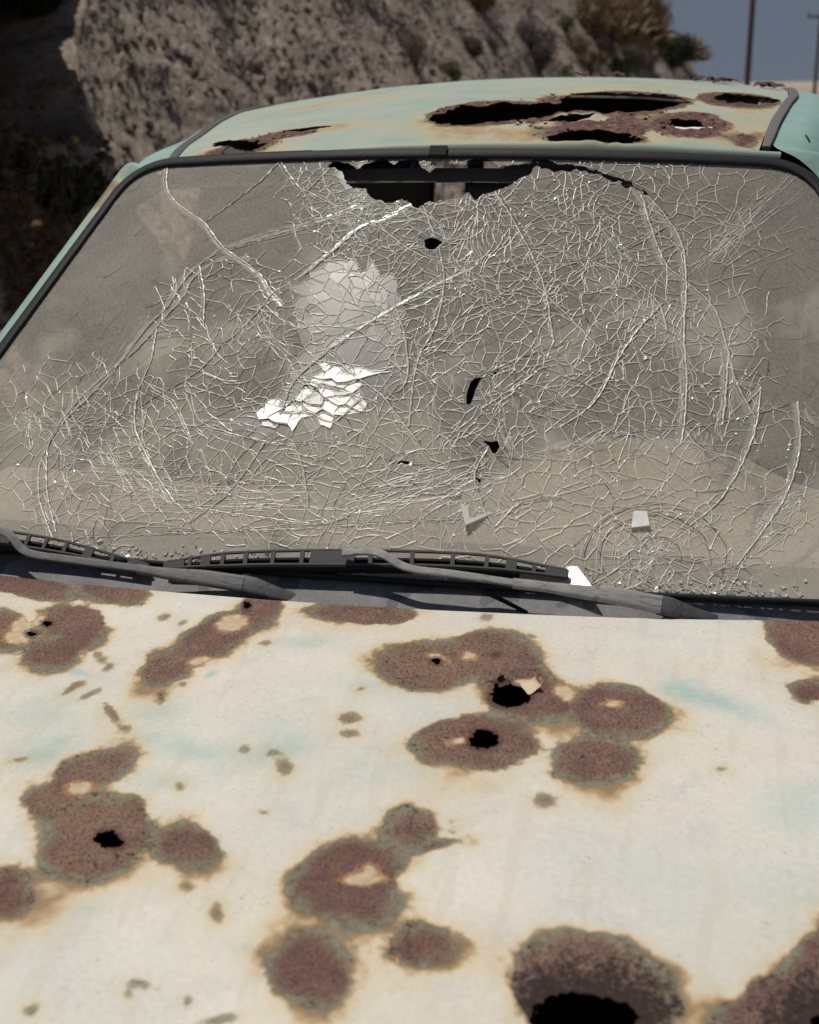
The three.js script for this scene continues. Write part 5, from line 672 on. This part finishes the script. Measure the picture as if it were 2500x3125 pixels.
// ---------------------------------------------------------------- loose glass on the cowl
{
  const frag = (name, label, pts, x, s, off, tilt, m) => {
    const sh = new THREE.Shape(pts.map((p) => new THREE.Vector2(p[0], p[1]))), g = new THREE.ExtrudeGeometry(sh, { depth: 0.0022, bevelEnabled: true, bevelSize: 0.0006, bevelThickness: 0.0005, bevelSegments: 1 });
    const f = glassFrame(x, s), o = mesh(numbered(name), g, m, scene, { label, category: 'glass', group: 'loose windscreen pieces' });
    o.position.copy(glassAt(x, s)).addScaledVector(f.n, off);
    const h = V(0.362, 1.45, 1.432).sub(o.position).normalize().add(SUN).normalize(), n = tilt ? h.addScaledVector(V(tilt[0], tilt[1], tilt[2]), 1).normalize() : f.n, a = f.a.clone().addScaledVector(n, -f.a.dot(n)).normalize();
    o.quaternion.setFromRotationMatrix(new THREE.Matrix4().makeBasis(a, V(0, 0, 0).crossVectors(n, a), n)); return o;
  };
  const white = phys({ color: lin(0.7, 0.69, 0.66), roughness: 0.26, transmission: 0.4, thickness: 0, bumpMap: grime, bumpScale: 0.0003 });
  frag('glass_fragment', 'bright loose piece of glass glaring behind the wiper tip', [[-0.036, -0.006], [0.03, -0.02], [0.016, 0.004], [0.004, 0.024], [-0.01, 0.027], [-0.018, 0.016], [-0.034, 0.008]], 0.256, 0.008, 0.004, [0, 0, 0], white);
  frag('glass_fragment', 'small bright square of glass above the ringed impact', [[-0.011, -0.013], [0.012, -0.01], [0.009, 0.013], [-0.008, 0.014]], 0.334, 0.103, 0.0012, [0.13, 0.0, 0.03], white);
  frag('glass_fragment', 'pale jagged sliver of glass low in the middle of the windscreen', [[-0.03, 0.02], [-0.018, -0.018], [0.012, 0.006], [0.045, 0.014], [0.05, 0.019], [0.022, 0.019], [0.014, 0.014], [-0.014, -0.006], [-0.02, 0.02]], 0.127, 0.096, 0.0012, [0.2, 0.1, -0.05], white);
}
{
  const r = rng(61), b = new MB();   // crumbs of glass along the foot of the pane
  for (let i = 0; i < 420; i++) {
    const x = -0.5 + r() * 1.05, f = glassFrame(x, 0.0), p = glassAt(x, 0.004 + 0.03 * r() * r()).addScaledVector(f.n, 0.0015), l = 0.0012 + r() * r() * 0.006, m = f.n.clone().add(V(r() - 0.5, r() - 0.5, r() - 0.5).multiplyScalar(0.9)).normalize(), e1 = V(0, 0, 0).crossVectors(m, V(r() - 0.5, 0.2, r() - 0.5)).normalize(), e2 = V(0, 0, 0).crossVectors(m, e1), q = [[1, 0], [0.1, 0.6 + 0.4 * r()], [-0.9, 0.2], [-0.2, -0.7]].map(([a, c]) => p.clone().addScaledVector(e1, a * l).addScaledVector(e2, c * l)), t = q.map((v) => b.vv(v)), d = q.map((v) => b.vv(v.addScaledVector(m, -0.0015)));
    b.q(t[0], t[1], t[2], t[3]); for (let k = 0; k < 4; k++) b.q(t[k], t[(k + 1) % 4], d[(k + 1) % 4], d[k]);
  }
  mesh('glass_crumbs', b.geo(true), phys({ color: lin(0.6, 0.57, 0.5), transmission: 0.3, roughness: 0.2, thickness: 0 }), scene, { kind: 'stuff', label: 'crumbs of broken glass along the foot of the windscreen', category: 'glass' });
}
// ---------------------------------------------------------------- ground and hillside
const rockTex = dataTex(1024, 1024, (i, j, c) => {
  const x = i / 64, y = j / 64, f = fbm(x * 0.5, y * 0.5, 5), n = noise(i * 0.23, j * 0.23), m = noise(i * 0.5, j * 0.5), v = 1 + 0.34 * f + 0.14 * n + 0.12 * m;
  c[0] = 166 * v; c[1] = 150 * v; c[2] = 134 * v;
  if (fbm(x * 1.6 + 9, y * 1.6, 3) > 0.2) mix3(c, 190, 178, 164, 0.4);
  if (fbm(x * 2.3 - 9, y * 2.3, 3) < -0.24) mix3(c, 104, 92, 82, 0.5);
  if (noise(i * 0.19 + 3, j * 0.19) > 0.5) mix3(c, 92, 80, 72, 0.5);
}, true, THREE.MirroredRepeatWrapping);
const rockBump = dataTex(1024, 1024, (i, j, c) => { const v = 0.5 + 0.3 * fbm(i / 40, j / 40, 4) + 0.2 * noise(i * 0.3, j * 0.3); c[0] = c[1] = c[2] = 255 * v; }, false, THREE.MirroredRepeatWrapping);
const rockMat = std({ map: rockTex, bumpMap: rockBump, bumpScale: 0.07, roughness: 1 });
mesh('ground', gridGeo(160, 160, (u, v) => { const f = (a) => Math.sign(a) * Math.pow(Math.abs(a), 2.4) * 400, x = f(u * 2 - 1), z = f(v * 2 - 1) - 4; return V(x, 0.03 * fbm(x * 1.1, z * 1.1, 3) * (Math.hypot(x, z) < 60 ? 1 : 0) - 0.02, z); }, (u, v, q) => [q.x / 2.6, q.z / 2.6]), rockMat, scene, { kind: 'structure' });
const SLOPE = THREE.MathUtils.degToRad(52), bankX = (z) => -2.3 + 3.6 * Math.pow(clamp(-z, 0, 45) / 40, 1.4) - (z < -45 ? (-z - 45) * 1.2 : 0);
const NB = V(Math.sin(SLOPE), Math.cos(SLOPE), 0);
const caveIn = (z, h) => polyDist(CAVE, z, h);
function bankPt(z, h) {
  const p = V(bankX(z) - h * Math.cos(SLOPE), h * Math.sin(SLOPE), z);
  let d = 0.42 * (1 - 0.6 * sstep(-8, -16, z)) * fbm(z * 0.22 + 4, h * 0.3, 3) + 0.16 * fbm(z * 0.9, h * 0.9 + 7, 3);
  const gul = noise(z * 0.28 + h * 0.16, h * 0.05 + 3); d -= 0.5 * sstep(0.32, 0.6, gul) * sstep(-8, -14, z) * sstep(-20, -17, z);
  const q = z * 3.1, w = h * 3.1, more = 0.10 * noise(z * 0.7 + 2, h * 0.7) - 0.03 * clamp(h - 1.2, -1, 2), pit = fbm(q * 1.5 + 3, w * 2.1, 3) + more, pit2 = fbm(q * 3.6, w * 5.4 + 3, 3) + more;
  d += 0.03 * fbm(q * 0.9 - 6, w * 0.9, 3) - 0.12 * sstep(0.38, 0.5, pit) - 0.05 * sstep(0.29, 0.4, pit2) + 0.012 * noise(q * 6.5, w * 6.5) + 0.012 * noise(q * 13, w * 13);
  p.addScaledVector(NB, d * sstep(-0.2, 0.5, h + 0.2));
  const c = caveIn(z, h) + 0.07 * fbm(z * 4, h * 4, 3); const shadeBrow = sstep(2.62, 2.9, h) * sstep(3.9, 3.4, h) * sstep(-6.5, -6.0, z) * sstep(-3.0, -4.0, z); p.x += shadeBrow * (0.45 + 0.9 * sstep(-5.9, -5.3, z)); if (c > 0) { const k = sstep(0, 0.07, c); p.x -= 3.6 * k * (1 + 0.12 * fbm(z * 3, h * 3 + 9, 3)); p.y -= 0.25 * k; }  // unseen overhang added above the hollow to shade it and the plants
  return p;
}
{
  // spacing grows with the distance
  const zs = []; for (let z = 3; z > -64;) { zs.push(z); z -= z > -3 ? 0.2 : z > -9.5 ? 0.022 : Math.max(0.03, 0.003 * (-z)); }
  const hs = []; for (let h = -0.5; h < 11;) { hs.push(h); h += h < 0 ? 0.1 : h < 4.2 ? 0.024 : 0.2; }
  const b = new MB(); for (const h of hs) for (const z of zs) { const p = bankPt(z, h); b.v(p.x, p.y, p.z, z / 2.1, (caveIn(z, h) > -0.02 ? h - p.x * 0.8 : h + 3) / 2.1); }
  const n = zs.length; for (let j = 0; j < hs.length - 1; j++) for (let i = 0; i < n - 1; i++) { const a = j * n + i; b.q(a, a + 1, a + n + 1, a + n); }
  mesh('hillside', b.geo(), rockMat, scene, { kind: 'structure' });
  console.log('hillside', n, hs.length);
  const r = rng(8), stone = new THREE.IcosahedronGeometry(1, 0), N = 9000, im = new THREE.InstancedMesh(stone, rockMat, N), m = new THREE.Matrix4(), qn = new THREE.Quaternion();
  for (let i = 0; i < N; i++) { const z = -3 - Math.pow(r(), 1.6) * 26, h = r() * 4, p = bankPt(z, h), s = 0.006 + Math.pow(r(), 4) * 0.05; if (caveIn(z, h) > -0.05) p.y = -1; qn.setFromEuler(new THREE.Euler(r() * 6, r() * 6, r() * 6)); m.compose(p, qn, V(s * (0.6 + r() * 0.8), s * (0.6 + r() * 0.6), s)); im.setMatrixAt(i, m); }
  im.name = 'hillside_stones'; im.castShadow = im.receiveShadow = true; im.userData = { kind: 'stuff', label: 'loose stones scattered on the hillside', category: 'stones' }; scene.add(im);
}
// ---------------------------------------------------------------- plants
const leafM = (r, g, b) => phys({ color: lin(r, g, b), roughness: 0.95, transmission: 0.25, thickness: 0 });
const LM = { straw: leafM(0.30, 0.21, 0.10), straw2: leafM(0.20, 0.125, 0.06), grey: leafM(0.13, 0.115, 0.105), grey2: leafM(0.19, 0.165, 0.14), green: leafM(0.075, 0.10, 0.025), green2: leafM(0.13, 0.15, 0.035), dark: leafM(0.025, 0.036, 0.014), dark2: leafM(0.045, 0.06, 0.02), yellow: leafM(0.4, 0.27, 0.03), stem: std({ color: lin(0.1, 0.068, 0.045), roughness: 0.95 }), head: std({ color: lin(0.05, 0.032, 0.016), roughness: 1 }), head2: std({ color: lin(0.1, 0.062, 0.02), roughness: 1 }) };
function twig(b, a, c, w0, w1, r) { const n = 4, bend = V(r() - 0.5, r() - 0.5, r() - 0.5).multiplyScalar(a.distanceTo(c) * 0.2); let prev = null; const d = c.clone().sub(a).normalize(), s1 = V(0, 0, 0).crossVectors(d, V(0.3, 0.2, 0.9)).normalize(), s2 = V(0, 0, 0).crossVectors(d, s1); for (let i = 0; i <= n; i++) { const t = i / n, p = a.clone().lerp(c, t).addScaledVector(bend, Math.sin(t * 3.14)), w = lerp(w0, w1, t), ring = []; for (let k = 0; k < 4; k++) ring.push(b.vv(p.clone().addScaledVector(s1, Math.cos(k * 1.571) * w).addScaledVector(s2, Math.sin(k * 1.571) * w))); if (prev) for (let k = 0; k < 4; k++) b.q(prev[k], prev[(k + 1) % 4], ring[(k + 1) % 4], ring[k]); prev = ring; } }
function leaf(b, p, d, l, w, r) { const s = V(0, 0, 0).crossVectors(d, V(r() - 0.5, r() - 0.5, r() - 0.5)).normalize(), e = p.clone().addScaledVector(d, l), m = p.clone().addScaledVector(d, l * 0.5), n = V(0, 0, 0).crossVectors(s, d).multiplyScalar(l * 0.12); const A = b.vv(p), B = b.vv(m.clone().addScaledVector(s, w).add(n)), C = b.vv(e), D = b.vv(m.clone().addScaledVector(s, -w).add(n)); b.q(A, B, C, D); }
const KIND = {
  dry_shrub: { m: ['straw2', 'grey2'], n: 900, l: 0.07, w: 0.006, up: 0.8, stems: 40, label: 'dry brown shrub of thin twigs' },
  green_shrub: { m: ['green', 'green2'], n: 1100, l: 0.06, w: 0.016, up: 0.3, stems: 16, label: 'small yellowish green bush' },
  thorny_shrub: { m: ['grey', 'grey2'], n: 4200, l: 0.075, w: 0.012, up: 0.5, stems: 30, label: 'rounded grey thorny shrub' },
  dry_grass: { m: ['straw', 'straw2'], n: 2200, l: 0.4, w: 0.006, up: 1.6, stems: 10, label: 'tall straw coloured dry grass' },
  dark_shrub: { m: ['dark', 'dark2'], n: 4200, l: 0.09, w: 0.03, up: 0.2, stems: 16, label: 'dense dark green bush' },
  leafy_weed: { m: ['green2', 'green'], n: 260, l: 0.14, w: 0.03, up: 0.9, stems: 9, label: 'low green leafy weed' },
  bare_shrub: { m: ['straw2', 'straw'], n: 500, l: 0.12, w: 0.008, up: 1, stems: 60, label: 'bare brown shrub' },
};
const ORDINAL = ['first', 'second', 'third', 'fourth', 'fifth', 'sixth', 'seventh', 'eighth', 'ninth', 'tenth', 'eleventh', 'twelfth', 'thirteenth', 'fourteenth', 'fifteenth', 'sixteenth'];
const rankOf = new Map(); for (const k of Object.keys(KIND)) BUSH.filter((q) => q[0] === k).sort((p, q) => p[3] - q[3]).forEach((q, i) => rankOf.set(q, i));
const whereOf = (q) => q[3] > -8 ? (q[4] > 0.2 && q[2] > 1.1 ? (q[2] > 1.6 ? 'topmost in the hollow at the upper left' : q[2] < 1.3 ? 'lowest in the hollow at the upper left' : 'filling the middle of the hollow at the upper left') : q[3] < -6 ? 'by the dark hollow at the upper left' : q[3] < -5 ? 'beside the rusty pillar corner' : q[3] < -4.5 ? 'in the shade under the hollow' : 'at the left edge under the hollow') : `on the slope, ${ORDINAL[rankOf.get(q)]} from the sky end`;
BUSH.forEach(([name, x, y, z, rad, hei], bi) => {
  const K = KIND[name], r = rng(100 + bi), o = group(numbered(name), scene, { label: `${K.label} ${whereOf(BUSH[bi])}`, category: name === 'dry_grass' ? 'grass' : name === 'leafy_weed' ? 'weed' : 'bush', group: 'plants on the hillside' });
  const hh = y / Math.sin(SLOPE); o.position.copy(bankPt(z, hh)); o.position.x -= 0.06;
  const st = new MB(), A = new MB(), B = new MB(), n = K.n;
  for (let k = 0; k < K.stems; k++) { const a = r() * 6.283, q = Math.sqrt(r()) * rad, t = V(Math.cos(a) * q, hei * (0.45 + 0.55 * r()), Math.sin(a) * q); twig(st, V(Math.cos(a) * q * 0.15, -0.05, Math.sin(a) * q * 0.15), t, 0.012 * hei + 0.002, 0.002, r); for (let j = 0; j < 3; j++) { const f = V(0, 0, 0).lerp(t, 0.4 + 0.5 * r()); twig(st, f, f.clone().add(V((r() - 0.5) * rad * 0.7, r() * hei * 0.3, (r() - 0.5) * rad * 0.7)), 0.005 * hei + 0.001, 0.001, r); } }
  const cl = [...Array(16)].map(() => { const a = r() * 6.283, q = Math.sqrt(r()) * rad * 0.72; return [Math.cos(a) * q, hei * (0.2 + 0.62 * r()), Math.sin(a) * q, rad * (0.22 + 0.3 * r())]; });
  for (let k = 0; k < n; k++) {
    const c = cl[Math.floor(r() * cl.length)], a = r() * 6.283, e = Math.acos(2 * r() - 1), q = c[3] * Math.cbrt(0.25 + 0.75 * r()); let p = V(c[0] + Math.sin(e) * Math.cos(a) * q, c[1] + Math.cos(e) * q, c[2] + Math.sin(e) * Math.sin(a) * q);
    const d = V(r() - 0.5, r() - 0.5 + K.up * 0.5 * (name === 'dry_grass' ? 0.35 + 0.7 * noise(k * 0.02, bi) ** 2 + 0.4 * r() : 1), r() - 0.5).normalize(); if (name === 'dry_grass') p = V(Math.cos(a) * Math.sqrt(r()) * rad, r() * 0.4 * hei, Math.sin(a) * Math.sqrt(r()) * rad);
    leaf(r() < 0.55 ? A : B, p, d, (name === 'dry_grass' ? hei * 0.75 * Math.pow(r(), 0.8) : K.l * (0.4 + rad)) * (0.5 + r()), K.w * (0.5 + rad) * (0.6 + r() * 0.8), r);
  }
  mesh('stems', st.geo(true), LM.stem, o); mesh('foliage', A.geo(true), LM[K.m[0]], o); mesh('foliage', B.geo(true), LM[K.m[1]], o);
});
{
  // dry flower stalks with round seed heads on the bank left of the car
  const r0 = rng(40), headG = [0, 1, 2].map((s) => { const g = new THREE.SphereGeometry(1, 12, 9), p = g.attributes.position, q = V(0, 0, 0); for (let i = 0; i < p.count; i++) { q.fromBufferAttribute(p, i); const k = 1 + 0.22 * noise(q.x * 5 + s * 9, q.y * 5 + q.z * 7) + 0.1 * noise(q.x * 14, q.z * 14 + s); p.setXYZ(i, q.x * k, q.y * k * 0.72, q.z * k); } g.computeVertexNormals(); return g; });
  const ORD = ['nearest', 'second nearest', 'third nearest', 'fourth nearest', 'fifth nearest', 'sixth nearest', 'seventh nearest', 'eighth nearest', 'ninth nearest', 'tenth nearest', 'eleventh nearest', 'twelfth nearest', 'thirteenth nearest', 'fourteenth nearest', 'fifteenth nearest', 'sixteenth nearest', 'seventeenth nearest', 'farthest'];
  THISTLE.sort((a, b) => b[2] - a[2]);
  THISTLE.forEach(([x, y, z, hei], k) => {
    const r = rng(500 + k), o = group(numbered('dry_flower'), scene, { label: `dry stalks with round brown seed heads left of the car, ${ORD[k] ?? 'far'} of the row`, category: 'plant', group: 'dry flowers left of the car' });
    o.position.copy(bankPt(z, y / Math.sin(SLOPE))); o.position.x -= 0.03;
    const st = new MB(), lf = new MB(), tips = [];
    for (let j = 0; j < 5; j++) { const a = r() * 6.283, t = V(Math.cos(a) * hei * 0.4 * r() + 0.05, hei * (0.6 + 0.5 * r()), Math.sin(a) * hei * 0.4 * r()); twig(st, V(0, -0.03, 0), t, 0.004, 0.0022, r); tips.push(t); for (let q = 0; q < 2; q++) { const f = V(0, 0, 0).lerp(t, 0.45 + 0.4 * r()), e = f.clone().add(V((r() - 0.5) * 0.16, 0.05 + r() * 0.1, (r() - 0.5) * 0.16)); twig(st, f, e, 0.0025, 0.0015, r); tips.push(e); } }
    for (let j = 0; j < 90; j++) { const t = tips[Math.floor(r() * tips.length)], p = V(0, 0, 0).lerp(t, r() * 0.9); leaf(lf, p, V(r() - 0.5, r() * 0.4 - 0.1, r() - 0.5).normalize(), 0.03 + r() * 0.04, 0.006, r); }
    mesh('stems', st.geo(true), LM.stem, o); mesh('leaves', lf.geo(true), r() < 0.5 ? LM.dark2 : LM.straw2, o);
    tips.forEach((t, j) => { if (r() < 0.45) return; const h = mesh('seed_head', headG[j % 3], r() < 0.03 ? LM.yellow : r() < 0.6 ? LM.head : LM.head2, o), s = 0.014 + r() * 0.014; h.position.copy(t); h.scale.setScalar(s); h.rotation.set(r() - 0.5, r() * 6, r() - 0.5); });
  });
}
// ---------------------------------------------------------------- power poles
function pole(px, pz, hgt, rad, arm, label) {
  const o = group(numbered('utility_pole'), scene, { label, category: 'pole', group: 'power poles along the road' }); o.position.set(px, 0, pz);
  const wood = std({ color: lin(0.12, 0.095, 0.08), roughness: 0.9 });
  mesh('post', new THREE.CylinderGeometry(rad * 0.75, rad, hgt, 14).translate(0, hgt / 2 - 0.1, 0), wood, o);
  if (arm) { const a = mesh('cross_arm', boxG(-0.9, 0.9, hgt - 0.75, hgt - 0.6, -0.06, 0.06, 0.01), wood, o); for (const x of [-0.8, 0, 0.8]) mesh('insulator', new THREE.CylinderGeometry(0.05, 0.07, 0.22, 10).translate(x, hgt - 0.5, 0), std({ color: lin(0.2, 0.19, 0.18), roughness: 0.4 }), a); }
}
pole(POLE[0][0], POLE[0][1], 9.5, 0.105, false, 'brown wooden pole standing tall against the sky');
pole(POLE[1][0], POLE[1][1], POLE[1][2], 0.13, true, 'farther pole with cross arm at the right edge');
renderer.render(scene, camera);
